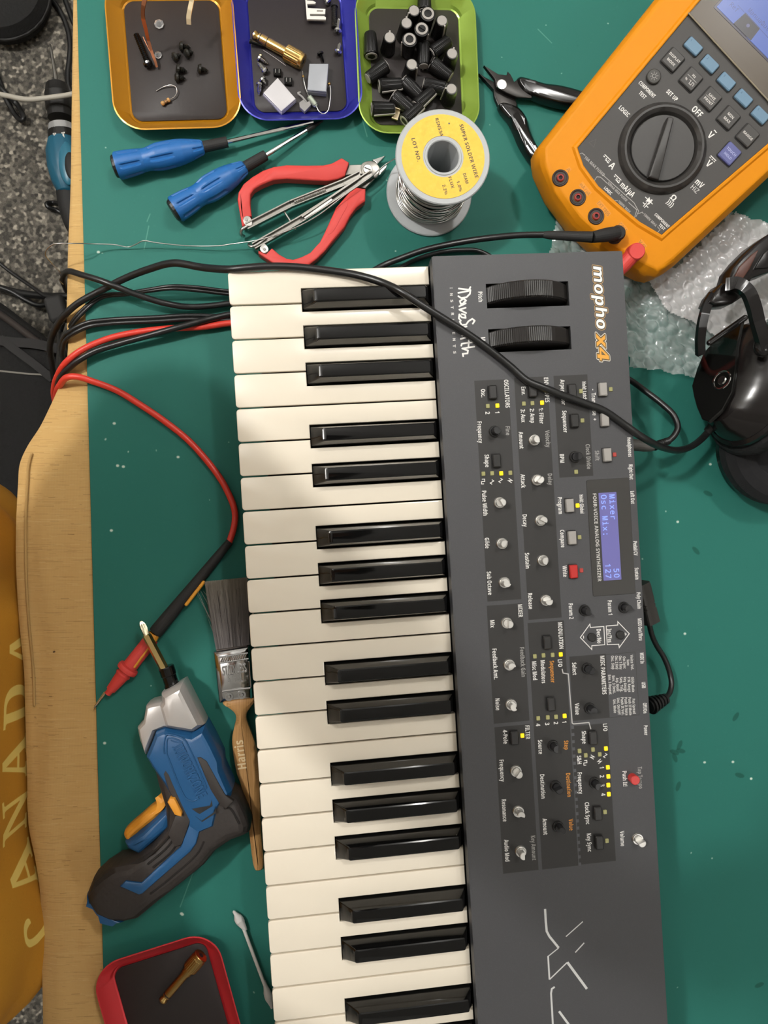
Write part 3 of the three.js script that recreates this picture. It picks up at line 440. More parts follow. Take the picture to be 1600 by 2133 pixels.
const jack = (A, B, name, label, m, o = {}) => { // gold jack adapter: tip at A, socket end at B
  const L = A.distanceTo(B), g = thing(name, label, 'adapter', V(B.x, TY + TF, B.z)), R = o.R ?? .0032, K = o.K ?? .0047, s = o.s ?? .66;
  part('plug_tip', turned([[0, 0], [0, R * .45], [L * .035, R * .95], [L * .06, R], [L * .11, R * .62], [L * .125, R * .95], [L * .15, R * .95], [L * .15, 0]], A, B), m, g);
  part('insulator_ring', turned([[L * .15, 0], [L * .15, R * .97], [L * .17, R * .97], [L * .17, 0]], A, B), M.blackPlastic, g);
  part('ring_contact', turned([[L * .17, 0], [L * .17, R], [L * (o.single ? .171 : .29), R], [L * (o.single ? .171 : .29), 0]], A, B), m, g);
  if (!o.single) part('insulator_ring', turned([[L * .29, 0], [L * .29, R * .97], [L * .305, R * .97], [L * .305, 0]], A, B), M.blackPlastic, g);
  part('sleeve', turned([[L * (o.single ? .171 : .305), 0], [L * (o.single ? .171 : .305), R], [L * s, R], [L * s, R * (o.single ? 1.25 : 1)], [L * (s + (o.single ? .12 : .01)), R * (o.single ? 1.25 : 1)], [L * (s + .12), 0]], A, B), m, g);
  const n = 48, rings = [], s0 = s + (o.single ? .1 : 0); for (const [f, k] of [[s0, .8], [s0, .97], [s0 + .01, 1], [.5 * (s0 + .93), 1], [.93, 1], [.945, .96], [.99, .96], [1, .9]]) { const ring = []; for (let i = 0; i < n; i++) { const a = i / n * Math.PI * 2; ring.push(V(K * k * (f > s0 && f < .94 && i % 2 ? .965 : 1) * Math.cos(a), L * f, K * k * (f > s0 && f < .94 && i % 2 ? .965 : 1) * Math.sin(a))); } rings.push(ring.reverse()); }
  const grip = part('knurled_grip', aim(loft(rings, { crease: .4 }), A, B), o.m2 ?? m, g);
  part('socket_hole', turned([[L * 1.0005, 0], [L * 1.0005, .0019], [L * .985, .0019], [L * .985, 0]], A, B), M.blackMatte, grip);
  return g;
};
{ // blue tray
  const q = (x, y, h) => P(480 + x * .175, y * .175, h), S = 'silver screws in the blue tray';
  jack(q(262, 402, .0062), q(868, 738, .0068), 'jack_adapter', 'bright gold headphone jack adapter with knurled grip in the blue tray', M.gold, { K: .0062, R: .0037 });
  const sc = [[330, 675, 445, 758, 'silver screw topmost of the group by the white button cap'], [425, 862, 325, 742, 'silver screw touching the topmost one by the white button cap'], [370, 925, 425, 1005, 'short silver screw half under the white button cap'], [352, 985, 338, 1130, 'silver screw pointing down beside the white button cap'], [1275, 388, 1292, 220, 'silver screw against the blue rim, beside the long black screw'], [1275, 640, 1305, 510, 'silver screw against the blue rim, below the other'], [1180, 40, 1110, -40, 'silver screw cut by the photo edge in the blue tray']];
  for (const [a, b, c, d, l] of sc) screw(q(a, b, TF + .0026), q(c, d, TF + .0018), .0029, .0018, M.chrome, l, S);
  screw(q(1240, 52, .0036), q(1236, 335, .0036), .0026, .0021, M.blackPlastic, 'long black threaded screw by the blue rim', undefined, { blunt: true });
  screw(q(1062, 615, .0045), q(1112, 745, .003), .0026, .0010, M.blackGloss, 'thin black screw with a round head above the grey button cap');
  single('pin', turned([[0, 0], [0, .0014], [.001, .0016], [.002, .0013], [.011, .0013], [.011, 0]], q(225, 490, .006), q(400, 545, .004)), M.blackGloss, 'black pin half under the gold adapter', 'pin', q(400, 545, .003));
  // white comb clip
  const cm = [[890, -30], [910, 232], [1135, 238], [1138, 210], [1115, 195], [950, 192], [948, 170], [1128, 172], [1132, 110], [920, 98], [915, 50], [1010, 48], [1018, 30], [980, 12], [912, 8], [910, -30]].map(([x, y]) => { const p = q(x, y, .006); return [p.x, p.z]; });
  const slot = [[1030, 128], [1102, 128], [1102, 140], [1030, 140]].map(([x, y]) => { const p = q(x, y, .006); return [p.x, p.z]; });
  single('plastic_clip', pill(cm, TY + .0045, TY + .0065, .0002, { holes: [slot] }), M.white, 'white flat plastic comb-shaped clip in the blue tray', 'clip', q(1010, 150, .0045));
  const cap = (list, h, m, label) => { const v = list.map(([x, y]) => q(x, y, h)), c = v.reduce((s, p) => s.add(p), V(0, 0, 0)).multiplyScalar(.25), g = thing('button_cap', label, 'button cap', V(c.x, TY + TF, c.z), 'loose button caps');
    const ring = (k, y) => v.map((p) => V(c.x + (p.x - c.x) * k, y, c.z + (p.z - c.z) * k));
    const o = (k, y) => ring(k, y).map((p) => [p.x, p.z]);
    part('cap_top', pill(o(1, 0), TY + h - .0022, TY + h, .0006, { seg: 3 }), m, g); part('cap_skirt', pill(o(1.02, 0), TY + TF, TY + h - .0024, .0004), m, g); };
  cap([[562, 922], [780, 1175], [605, 1325], [390, 1105]], .0075, std(0xcbc8ca, .35), 'white square button cap lying cornerwise in the blue tray');
  cap([[940, 756], [1168, 756], [1142, 1090], [916, 1070]], .0088, std(0x9da0a6, .35), 'grey square button cap in the blue tray');
  const clipB = (x, y, l) => { const p = q(x, y, TF), g = thing('black_clip', l, 'clip', p); part('clip_body', block(p.x - .0030, p.x + .0030, p.z - .0026, p.z + .0026, p.y, p.y + .0035, .0008, .0006), M.blackGloss, g); part('pin', bx(p.x - .0016, p.x - .0012, p.y + .003, p.y + .0042, p.z - .0015, p.z + .0015), M.chrome, g); part('pin', bx(p.x + .0012, p.x + .0016, p.y + .003, p.y + .0042, p.z - .0015, p.z + .0015), M.chrome, g); };
  clipB(560, 880, 'small black clip above the white button cap'); clipB(690, 985, 'small black clip right beside the white button cap');
  { const p = q(880, 1260, TF), g = thing('plastic_catch', 'small grey plastic catch with a hooked arm in the blue tray', 'catch', p);
    part('catch_body', pill([[820, 1230], [870, 1195], [900, 1230], [945, 1210], [960, 1260], [885, 1340], [825, 1285]].map(([x, y]) => { const v = q(x, y, .004); return [v.x, v.z]; }), TY + TF, TY + .0055, .0004), std(0x8d8a88, .5), g); part('hook_arm', tube([q(905, 1215, .0045), q(850, 1150, .0045), q(805, 1110, .0045), q(830, 1100, .004)], .0008), std(0x8d8a88, .5), g); }
  { const a = q(935, 1150, .0045), b = q(1025, 1268, .004), g = thing('axial_capacitor', 'pale metal capacitor with long wire leads in the blue tray', 'capacitor', V(a.x, TY + TF, a.z)), L = a.distanceTo(b);
    part('body', turned([[0, 0], [0, .0018], [.0006, .0022], [L * .86, .0022], [L * .88, .0018], [L, .0012], [L, 0]], a, b), std(0xb9c2b2, .3, .6), g);
    part('lead', tube([a, q(900, 1060, .004), q(875, 960, .005), q(858, 850, .004)], .0004, { rad: 6 }), M.steel, g);
    part('lead', tube([b, q(1060, 1330, .004), q(1110, 1355, .004), q(1160, 1320, .005), q(1185, 1200, .006), q(1192, 1060, .006), q(1175, 980, .006)], .0005, { rad: 6 }), M.steel, g);
    part('solder_blob', new THREE.SphereGeometry(.0014, 10, 8).translate(...q(1178, 1000, .006).toArray()), M.goldDull, g); part('solder_blob', new THREE.SphereGeometry(.0011, 10, 8).translate(...q(868, 910, .0048).toArray()), M.goldDull, g); }
  single('wire_offcut', tube([q(390, 596, .0022), q(520, 680, .0022), q(660, 780, .0022)], .00025, { rad: 5 }), M.chrome, 'fine straight wire offcut below the gold adapter', 'wire', q(520, 680, .002));
}
{ // green tray: knobs, cap up the +y axis
  const body = std(0x0f0e0e, .34, 0, { specularIntensity: .6 }), cap = std(0x9c9791, .45), inn = std(0x151413, .7);
  const proto = new THREE.Group(); proto.name = 'control_knob';
  const add = (n, g, m) => { const k = shadows(new THREE.Mesh(g, m)); k.name = n; proto.add(k); };
  add('knob_body', (() => { const n = 72, R = (k, y, f) => { const o = []; for (let i = 0; i < n; i++) { const a = i / n * Math.PI * 2; const r = k * (f && i % 2 ? .975 : 1); o.push(V(r * Math.cos(a), y, r * Math.sin(a))); } return o.reverse(); };
    return loft([R(.0048, 0), R(.0057, .0003), R(.0058, .0010), R(.0056, .0014, 1), R(.0047, .0166, 1), R(.0043, .0174), R(.0037, .0175)], { crease: .3 }); })(), body);
  add('cap_disc', turned([[.0172, 0], [.0172, .0038], [.0177, .0038], [.0179, .0035], [.0179, 0]], V(0, 0, 0), UP, 20), cap);
  add('pointer_line', merge(loft([[V(.0056, .0012, .0006), V(.0056, .0012, -.0006), V(.0064, .0012, -.0006), V(.0064, .0012, .0006)], [V(.0045, .0168, .0006), V(.0045, .0168, -.0006), V(.0052, .0170, -.0006), V(.0052, .0170, .0006)]]), bx(.0034, .0051, .0168, .0177, -.0006, .0006)), cap);
  add('base_ring', turned([[-.0002, .0030], [-.0005, .0030], [-.0005, .0047], [-.0001, .0047]], V(0, 0, 0), UP, 20), cap);
  add('shaft_hole', pill([...Array(9)].map((_, i) => [.0028 * Math.cos(i / 8 * Math.PI), .0028 * Math.sin(i / 8 * Math.PI)]), -.0007, .0001, 0), inn);
  const q = (x, y, h) => P(730 + x * .18125, y * .18125, h);
  const place = (base, dir, face, label) => { const q0 = new THREE.Quaternion().setFromUnitVectors(UP, dir.clone().normalize()), D = V(...face), roll = Math.atan2(-D.dot(V(0, 0, 1).applyQuaternion(q0)), D.dot(V(1, 0, 0).applyQuaternion(q0))); const k = proto.clone(); k.name = numbered('control_knob'); scene.add(k); k.position.copy(base);
    k.quaternion.setFromUnitVectors(UP, dir.clone().normalize()).multiply(new THREE.Quaternion().setFromAxisAngle(UP, roll)); k.userData = { label, category: 'knob', group: 'black knobs in the green tray' }; };
  const N = (s) => `black knob ${s}`;
  for (const [x, y, roll, l] of [[725, 125, [-1, 0, .5], 'standing cap up at the top of the pile'], [640, 270, [0, 0, -1], 'standing cap up, second down in the row leading away from the top'], [455, 425, [0, 0, -1], 'standing cap up, third down, beside the one leaning on the green rim'], [1055, 240, [.55, 0, 1], 'standing cap up with a white line, near the bright tray corner'], [1170, 620, [.3, 0, -1], 'standing cap up against the side of the green tray nearest the cutters'], [705, 735, [1, 0, .6], 'standing cap up alone in the middle of the green tray'], [1165, 1025, [-1, 0, -.1], 'standing cap up just above the solder spool']]) { const p = q(x, y, TF + .0178); place(V(p.x, TY + TF + .0006, p.z), V(.03 * rr_(-1, 1), 1, .03 * rr_(-1, 1)), roll, N(l)); }
  for (const [x, y, roll, l] of [[890, 160, [-1, 0, -.4], 'upside down showing its hollow base, highest of three'], [820, 335, [1, 0, .6], 'upside down showing its hollow base, middle of three'], [680, 455, [-1, 0, .3], 'upside down showing its hollow base, lowest of three']]) { const p = q(x, y, TF + .0185); place(V(p.x, TY + TF + .0188, p.z), V(.02, -1, .03), roll, N(l)); }
  // lying: base end, cap end, height of axis, roll
  for (const [x0, y0, x1, y1, h, roll, l] of [[240, 625, 228, 400, .0085, [0, -1, 0], 'lying against the green rim with its hollow base downward'], [840, 520, 842, 745, .0085, [0, -1, 0], 'lying lengthwise in the middle of the pile, cap end downward'], [955, 600, 1110, 485, .0085, [0, -1, 0], 'lying with its hollow base ring turned toward the middle'], [395, 765, 212, 895, .0085, [0, -1, 0], 'lying slantwise with its cap end on the green rim'], [348, 990, 575, 970, .0075, [0, .25, 1], 'lying crosswise with a white line along its lower side, upper of two'], [272, 1255, 480, 1250, .0075, [0, .25, 1], 'lying crosswise with a white line along its lower side, lower of two'], [628, 935, 790, 1100, .0080, [0, -1, 0], 'lying slantwise below the one standing alone'], [515, 1120, 680, 1255, .0095, [0, -1, 0], 'lying slantwise next to the small pale clip'], [775, 1205, 925, 1070, .0085, [.7, .6, .7], 'lying slantwise with a white line, beside the standing one by the spool'], [640, 1375, 790, 1235, .0095, [.7, .6, .7], 'lying slantwise with a white line, half hidden behind the solder spool'], [1075, 1025, 850, 965, .0085, [0, -1, 0], 'lying crosswise left of the standing one by the spool'], [950, 735, 1140, 880, .0085, [0, -1, 0], 'lying slantwise under the standing one at the tray side'], [850, 85, 850, -80, .011, [0, -1, 0], 'lying at the very top on the green rim, cut by the photo edge']]) { const a = q(x0, y0, h), b = q(x1, y1, h); const d = b.clone().sub(a).normalize(), c = a.clone().add(b).multiplyScalar(.5); place(c.addScaledVector(d, -.0088), d, roll, N(l)); }
  single('metal_clip', merge(bx(-.0024, .0024, 0, .0006, -.004, .004), bx(-.0024, .0024, 0, .004, -.004, -.0034), bx(-.0024, .0024, 0, .004, .0034, .004)).rotateX(.3).rotateY(-.3).translate(...q(525, 1315, .005).toArray()), M.braid, 'small pale metal clip between the fallen knobs', 'clip', q(525, 1315, TF));
  const w = q(935, 700, .010); single('washer', fin(new THREE.TorusGeometry(.0036, .0007, 8, 24), .8).rotateY(1.1).translate(w.x, w.y, w.z), M.darkSteel, 'dark ring leaning between knobs in the green tray', 'washer', V(w.x, TY + .006, w.z));
}
{ const q = (x, y, h) => P(160 + x * .2875, 1860 + y * .2875, h); jack(q(612, 792, .0062), q(902, 452, .0075), 'jack_adapter', 'dull brass jack adapter with ribbed end in the red tray', M.goldDull, { single: true, R: .0032, K: .0058, s: .62 }); }

// ---------------------------------------------------------------- blue screwdrivers
function driver(label, butt, hEnd, colEnd, tip, o) {
  const r0 = .0100, y = r0, A = P(...butt, y), Bd = P(...hEnd, y * .98), dir = Bd.clone().sub(A).normalize(), L = A.distanceTo(Bd);
  const g = thing('screwdriver', label, 'screwdriver', V(A.x, TY, A.z), 'blue handled screwdrivers');
  const N = 72, T = 60, rings = [], prof = (t) => .0096 + .0005 * Math.cos(t * 9.2) - .0002 + (t > .55 ? -.0032 * (t - .55) / .45 * (t - .55) / .45 - .0006 * (t - .55) / .45 : 0) - .0009 * Math.exp(-(((t - .34) / .09) ** 2)) + .0006 * Math.exp(-(((t - .47) / .1) ** 2));
  for (let i = 0; i <= T; i++) { const t = i / T, ring = []; for (let k = 0; k < N; k++) { const a = k / N * Math.PI * 2; let r = prof(t);
      const flute = (c, h, ph) => { const d = Math.abs(((a * 6 / (2 * Math.PI) + ph) % 1 + 1) % 1 - .5), e = Math.abs(t - c) / h; return e < 1 ? Math.max(0, Math.min(1, (.18 - d) / .07)) * Math.min(1, (1 - e) * 5) : 0; };
      r -= .0014 * flute(.16, .12, .25) + .0014 * flute(.52, .14, .25) + .0010 * flute(.93, .06, .25); if (i === 0) r -= .0008; if (i === T) r -= .001; ring.push(V(r * Math.cos(a), t * L, r * Math.sin(a))); } rings.push(ring.reverse()); }
  part('handle', aim(loft(rings, { crease: .9 }), A, Bd), M.blueHandle, g);
  const back = A.clone().addScaledVector(dir, -.0025); part('end_cap', turned([[0, 0], [0, .0068], [.0006, .0078], [.0025, .0086], [.003, .0086], [.003, 0]], back, A), M.blackPlastic, g);
  const C = P(...colEnd, y), D = P(...tip, o.tipH ?? .006);
  part('collar', turned([[0, 0], [0, .0042], [Bd.distanceTo(C) - .0004, .0039], [Bd.distanceTo(C), .0036], [Bd.distanceTo(C), 0]], Bd, C), M.blackMatte, g);
  part('shaft', rod(C, D, .0017), M.chrome, g);
  if (o.black) { const E1 = D.clone().lerp(C, -.05), dd = D.clone().sub(C).normalize(), S0 = D.clone().addScaledVector(dd, -.0075); part('black_tip', turned([[0, 0], [0, .0021], [.007, .0021], [.008, .0016], [.0155, .0007], [.0155, 0]], S0, D), M.blackPlastic, g); }
}
driver('upper blue screwdriver with a bare steel shaft pointing at the blue tray', [243, 346], [424, 306], [474, 295.5], [652, 254], { tipH: .004 });
driver('lower blue screwdriver with a black tip, beside the red cutters', [364, 437], [511, 348], [554, 323], [655, 262], { black: true, tipH: .004 });

// ---------------------------------------------------------------- red handled cutters with stripper arms
{
  const q = (x, y, h = 0) => P(480 + x * .225, 260 + y * .225, h), f = (l, h) => l.map(([x, y]) => { const p = q(x, y, h); return [p.x, p.z]; });
  const g = thing('flush_cutters', 'open wire cutters with red handles and steel stripper arms', 'cutters', V(q(1270, 415).x, TY, q(1270, 415).z)), H = .011;
  part('handle', pill(f([[1100, 345], [1030, 302], [940, 352], [860, 370], [700, 372], [520, 368], [400, 385], [300, 420], [200, 480], [120, 545], [75, 620], [65, 690], [80, 780], [108, 938], [140, 930], [122, 868], [196, 842], [182, 720], [186, 640], [220, 590], [300, 545], [400, 505], [520, 494], [700, 506], [900, 515], [1000, 496], [1060, 468]], H), TY + .0012, TY + H, .0016, { seg: 4 }), M.redRubber, g);
  part('handle', pill(f([[1165, 575], [1252, 590], [1250, 700], [1170, 760], [1110, 840], [1060, 940], [960, 1060], [880, 1160], [800, 1240], [720, 1300], [640, 1345], [560, 1360], [470, 1330], [380, 1270], [258, 1188], [258, 1160], [330, 1190], [385, 1138], [450, 1195], [520, 1235], [580, 1245], [660, 1220], [740, 1180], [830, 1080], [880, 980], [930, 870], [980, 760], [1050, 680], [1110, 610]], H), TY + .0012, TY + H, .0016, { seg: 4 }), M.redRubber, g);
  part('embossed_plate', pill(f([[1050, 712], [1080, 708], [1085, 740], [1040, 830], [940, 1000], [905, 1010], [895, 985], [960, 850]], H), TY + H, TY + H + .0003, .0002, { smooth: 40 }), M.redRubber, g);
  part('jaw', pill(f([[1060, 470], [1100, 370], [1220, 365], [1300, 345], [1345, 380], [1330, 430], [1250, 460], [1150, 455]], .007), TY + .003, TY + .0072, .0006), M.steelDull, g);
  part('jaw', pill(f([[1165, 575], [1250, 590], [1335, 500], [1345, 440], [1290, 420], [1230, 480]], .006), TY + .002, TY + .0062, .0006), M.steelDull, g);
  part('blade', pill(f([[1310, 325], [1435, 285], [1355, 375], [1345, 350]], .008), TY + .003, TY + .0085, .0006), M.chrome, g); part('blade', pill(f([[1370, 425], [1450, 368], [1445, 400], [1385, 465], [1345, 480], [1340, 440]], .007), TY + .002, TY + .0075, .0006), M.chrome, g);
  part('jaw_head', pill(f([[1215, 365], [1270, 335], [1330, 340], [1385, 400], [1350, 490], [1290, 470], [1230, 460]], .0085), TY + .0065, TY + .0088, .0006, { smooth: 40 }), M.steelDull, g);
  const pv = q(1270, 415, .009); part('pivot', turned([[0, 0], [0, .0036], [.0012, .0036], [.0016, .0032], [.0016, 0]], pv, pv.clone().add(UP)), M.steel, g); part('pivot_slot', bx(-.0026, .0026, 0, .0003, -.0004, .0004).rotateY(-.35).translate(pv.x, pv.y + .0015, pv.z), M.darkSteel, g);
  // stripper arms: two U-section bars with hooked ends, spring, cross pin
  const arm = (l, hook, h) => { const v = l.map(([x, y]) => q(x, y, h)); for (let i = 0; i + 1 < v.length; i++) { const d = v[i + 1].clone().sub(v[i]).normalize(), s = d.clone().cross(UP).normalize().multiplyScalar(.0021); part('stripper_arm', merge(bar(v[i].clone().add(s), v[i + 1].clone().add(s), .0011, .004), bar(v[i].clone().sub(s), v[i + 1].clone().sub(s), .0011, .004), bar(v[i].clone().setY(v[i].y - .0012), v[i + 1].clone().setY(v[i + 1].y - .0012), .004, .0012)), M.steelDull, g); }
    part('hooked_end', tube(hook.map(([x, y, hh]) => q(x, y, hh)), .0012, { rad: 8 }), M.steel, g); };
  arm([[1205, 460], [1050, 540], [560, 735], [150, 945]], [[155, 935, .0105], [110, 965, .0105], [98, 990, .009], [105, 1025, .006], [122, 1030, .0035]], .0105);
  arm([[1310, 450], [1060, 615], [650, 880], [215, 1128]], [[330, 1045, .0098], [240, 1110, .0098], [195, 1128, .0098], [170, 1112, .008], [185, 1098, .005]], .0098);
  part('push_rod', bar(q(1190, 490, .0125), q(660, 850, .0125), .0016, .0012), M.steelDull, g); part('push_rod', bar(q(940, 690, .011), q(690, 870, .011), .0022, .0016), M.steel, g);
  { const a = q(590, 715, .0132), b = q(880, 600, .0132), d = b.clone().sub(a), s = d.clone().normalize().cross(UP).normalize(), p = []; for (let i = 0; i <= 260; i++) { const t = i / 260, w = t * 2 * Math.PI * 32; p.push(a.clone().addScaledVector(d, t).addScaledVector(s, .0011 * Math.cos(w)).add(V(0, .0011 * Math.sin(w), 0))); } part('coil_spring', tube(p, .00028, { seg: 520, rad: 4, open: true }), M.steel, g); }
  part('cross_pin', rod(q(500, 805, .009), q(605, 968, .007), .0008), M.steel, g);
  part('link_plate', pill(f([[118, 880], [135, 850], [175, 850], [200, 890], [195, 935], [140, 930]], .0112), TY + .0108, TY + .0118, .0003, { smooth: 24 }), M.steel, g); part('link_plate', pill(f([[275, 1140], [310, 1100], [345, 1130], [352, 1165], [320, 1190], [290, 1180]], .0112), TY + .0108, TY + .0118, .0003, { smooth: 24 }), M.steel, g);
  for (const [x, y] of [[150, 878], [315, 1150]]) { const p = q(x, y, .0118); part('rivet', turned([[0, 0], [0, .0012], [.0005, .001], [.0006, 0]], p, p.clone().add(UP), 12), M.chrome, g); }
}
// loose solder strand running off the table
single('solder_strand', tube([[824, 330, .02], [804, 342, .014], [770, 370, .0155], [720, 405, .016], [660, 450, .0165], [615, 474, .015], [545, 498, .012], [480, 508.6, .008], [455, 512, .007], [390, 512, .005], [325, 505.5, .008], [299, 501.6, .010], [283, 509, .006], [266.5, 514.6, .003], [240.5, 510, .006], [195, 508, .01], [146, 507, .02], [110.5, 509, .02], [94, 528, .012], [107, 548, 0], [127, 570, -.008], [123.5, 583.5, -.02], [131, 592, -.03]].map((a) => P(...a)), .00045, { seg: 300, rad: 6 }), M.steel, 'long thin silver solder strand running from the cutters off the table edge', 'wire', P(390, 512, 0));

// ---------------------------------------------------------------- solder spool
{
  const HS = .064, c = P(925, 325, HS), b = P(892, 405, 0), base = V((c.x + b.x) / 2, TY, (c.z + b.z) / 2), g = thing('solder_spool', 'upright plastic solder spool with a yellow round label', 'spool', base);
  const plas = std(0xb9bcbd, .42, 0, { transmission: .12, thickness: 0 }), R = .0338, hole = .0112, at = V(base.x, TY, base.z);
  const fl = (y0, y1) => [[y0, hole], [y0, R - .0006], [y0 + .0005, R], [y1 - .0007, R], [y1, R - .0007], [y1, hole + .002]];
  const T = (p) => turned(p, at, at.clone().add(UP), 64);
  part('bottom_flange', T([...fl(0, .0028), [.0028, .0125]]), plas, g);
  part('top_flange', T([[HS - .0028, .0125], [HS - .0028, R - .0006], [HS - .0023, R], [HS - .0007, R], [HS, R - .0007], [HS, hole + .0022], [HS + .0006, hole + .0018], [HS + .0006, hole + .0006], [HS, hole]]), plas, g);
  part('core', T([[0, hole], [HS, hole], [HS, hole + .0014], [0, hole + .0014], [0, hole]]), plas, g);
  const lab = canvasTex(1024, 1024, (x, w) => { x.fillStyle = '#f2c23c'; x.fillRect(0, 0, w, w); for (let i = 0; i < 1500; i++) { x.fillStyle = `rgba(${rnd() < .5 ? '255,225,120' : '214,160,40'},${.12 * rnd()})`; x.beginPath(); x.arc(rnd() * w, rnd() * w, 2 + rnd() * 26, 0, 7); x.fill(); }
    x.fillStyle = '#3a3022'; const k = 512 / .0300, wd = (px, py, s, len, size, rot) => { const p = P(px, py, HS), X = 512 + (p.x - base.x) * k, Y = 512 + (p.z - base.z) * k; x.save(); x.translate(X, Y); x.rotate(rot); x.font = `bold ${size}px sans-serif`; x.textAlign = 'center'; const m = x.measureText(s).width; x.scale(len / 2.99 / 1000 * k / m, 1); x.fillText(s, 0, size * .36); x.restore(); };
    const r = 73 * D2R; wd(977, 315, 'SUPER SOLDER WIRE', 118, 62, r); wd(915, 265, 'RSN53A', 40, 56, r); wd(867, 312, 'LOT NO.', 52, 62, r + .03); wd(970, 372, 'DIAM', 24, 52, r); wd(957, 388, '1.0%', 24, 52, r); wd(940, 380, 'FLUX', 26, 52, r); wd(927, 395, '2.2%', 22, 52, r);
    x.beginPath(); const p = P(935.5, 257.5, HS); x.arc(512 + (p.x - base.x) * k, 512 + (p.z - base.z) * k, 11, 0, 7); x.fillStyle = '#5c5c58'; x.fill(); });
  const lg = T([[HS + .0001, hole + .0034], [HS + .0003, hole + .0034], [HS + .0003, .0297], [HS + .0001, .0297]]); { const p = lg.attributes.position, uv = lg.attributes.uv, k = .5 / .03; for (let i = 0; i < p.count; i++) uv.setXY(i, .5 + (p.getX(i) - base.x) * k, .5 - (p.getZ(i) - base.z) * k); }
  part('paper_label', lg, std(0xffffff, .5, 0, { map: lab }), g, 'yellow printed paper label');
  part('wound_mass', T([[.003, .0126], [.003, .0248], [.010, .0252], [.03, .0243], [.052, .0235], [HS - .003, .0225], [HS - .003, .0126]]), std(0x55524f, .32, .9), g);
  const coil = []; for (let i = 0; i <= 34 * 48; i++) { const t = i / (34 * 48), a = i / 48 * Math.PI * 2, lay = Math.floor(t * 34), rr = .0254 + .0007 * Math.sin(lay * 2.3) - .0025 * Math.max(0, t - .5) + .0005 * Math.sin(a * 2 + lay); coil.push(V(base.x + rr * Math.cos(a), TY + .0042 + (HS - .009) * t + .0016 * Math.sin(a + lay * 1.7), base.z + rr * Math.sin(a))); }
  part('solder_wire', tube(coil, .00062, { seg: 34 * 56, rad: 6, open: true }), M.steel, g);
  for (let k = 0; k < 6; k++) { const ring = [], y = TY + .005 + .0055 * k, tx = rr_(-.1, .1), tz = rr_(-.1, .1); for (let i = 0; i <= 48; i++) { const a = i / 48 * 2 * Math.PI, r = .0264 + .0009 * Math.sin(a * 3 + k); ring.push(V(base.x + r * Math.cos(a), Math.max(TY + .0036, y + r * (tx * Math.cos(a) + tz * Math.sin(a))), base.z + r * Math.sin(a))); } part('loose_turn', tube(ring, .0006, { seg: 96, rad: 6, open: true }), M.steel, g); }
}

// ---------------------------------------------------------------- black cutters
{
  const q = (x, y, h = 0) => P(980 + x * .3875, y * .3875, h), f = (l, h) => l.map(([x, y]) => { const p = q(x, y, h); return [p.x, p.z]; });
  const g = thing('side_cutters', 'open side cutters with glossy black handles, half under the yellow meter', 'cutters', V(q(168, 455).x, TY, q(168, 455).z));
  const hm = std(0x151413, .16);
  part('handle', pill(f([[244, 440], [262, 414], [320, 424], [400, 448], [480, 458], [600, 490], [720, 540], [800, 600], [790, 640], [700, 610], [600, 590], [500, 580], [400, 556], [310, 520], [262, 480]], .007), TY + .0004, TY + .0105, .0046, { seg: 6, bt: .0048, smooth: 70, crease: 1.2 }), hm, g);
  part('handle', pill(f([[146, 572], [170, 552], [230, 565], [266, 585], [302, 632], [322, 700], [352, 770], [400, 850], [470, 950], [450, 990], [380, 935], [310, 860], [260, 780], [230, 710], [200, 650], [160, 600]], .007), TY + .0004, TY + .0105, .0046, { seg: 6, bt: .0048, smooth: 70, crease: 1.2 }), hm, g);
  part('jaw', pill(f([[45, 393], [125, 480], [130, 520], [165, 600], [240, 640], [250, 560], [225, 470], [180, 430], [130, 440], [90, 420]], .005), TY + .001, TY + .005, .0005), M.darkSteel, g);
  part('jaw', pill(f([[72, 352], [130, 425], [140, 470], [190, 500], [250, 525], [330, 530], [330, 480], [250, 430], [235, 440], [215, 400], [200, 385], [195, 405], [150, 400]], .008), TY + .005, TY + .0085, .0005), M.darkSteel, g);
  const pv = q(168, 455, .0085); part('pivot', turned([[0, 0], [0, .0040], [.0008, .0038], [.0012, .0030], [.0012, 0]], pv, pv.clone().add(UP), 24), M.steel, g);
}

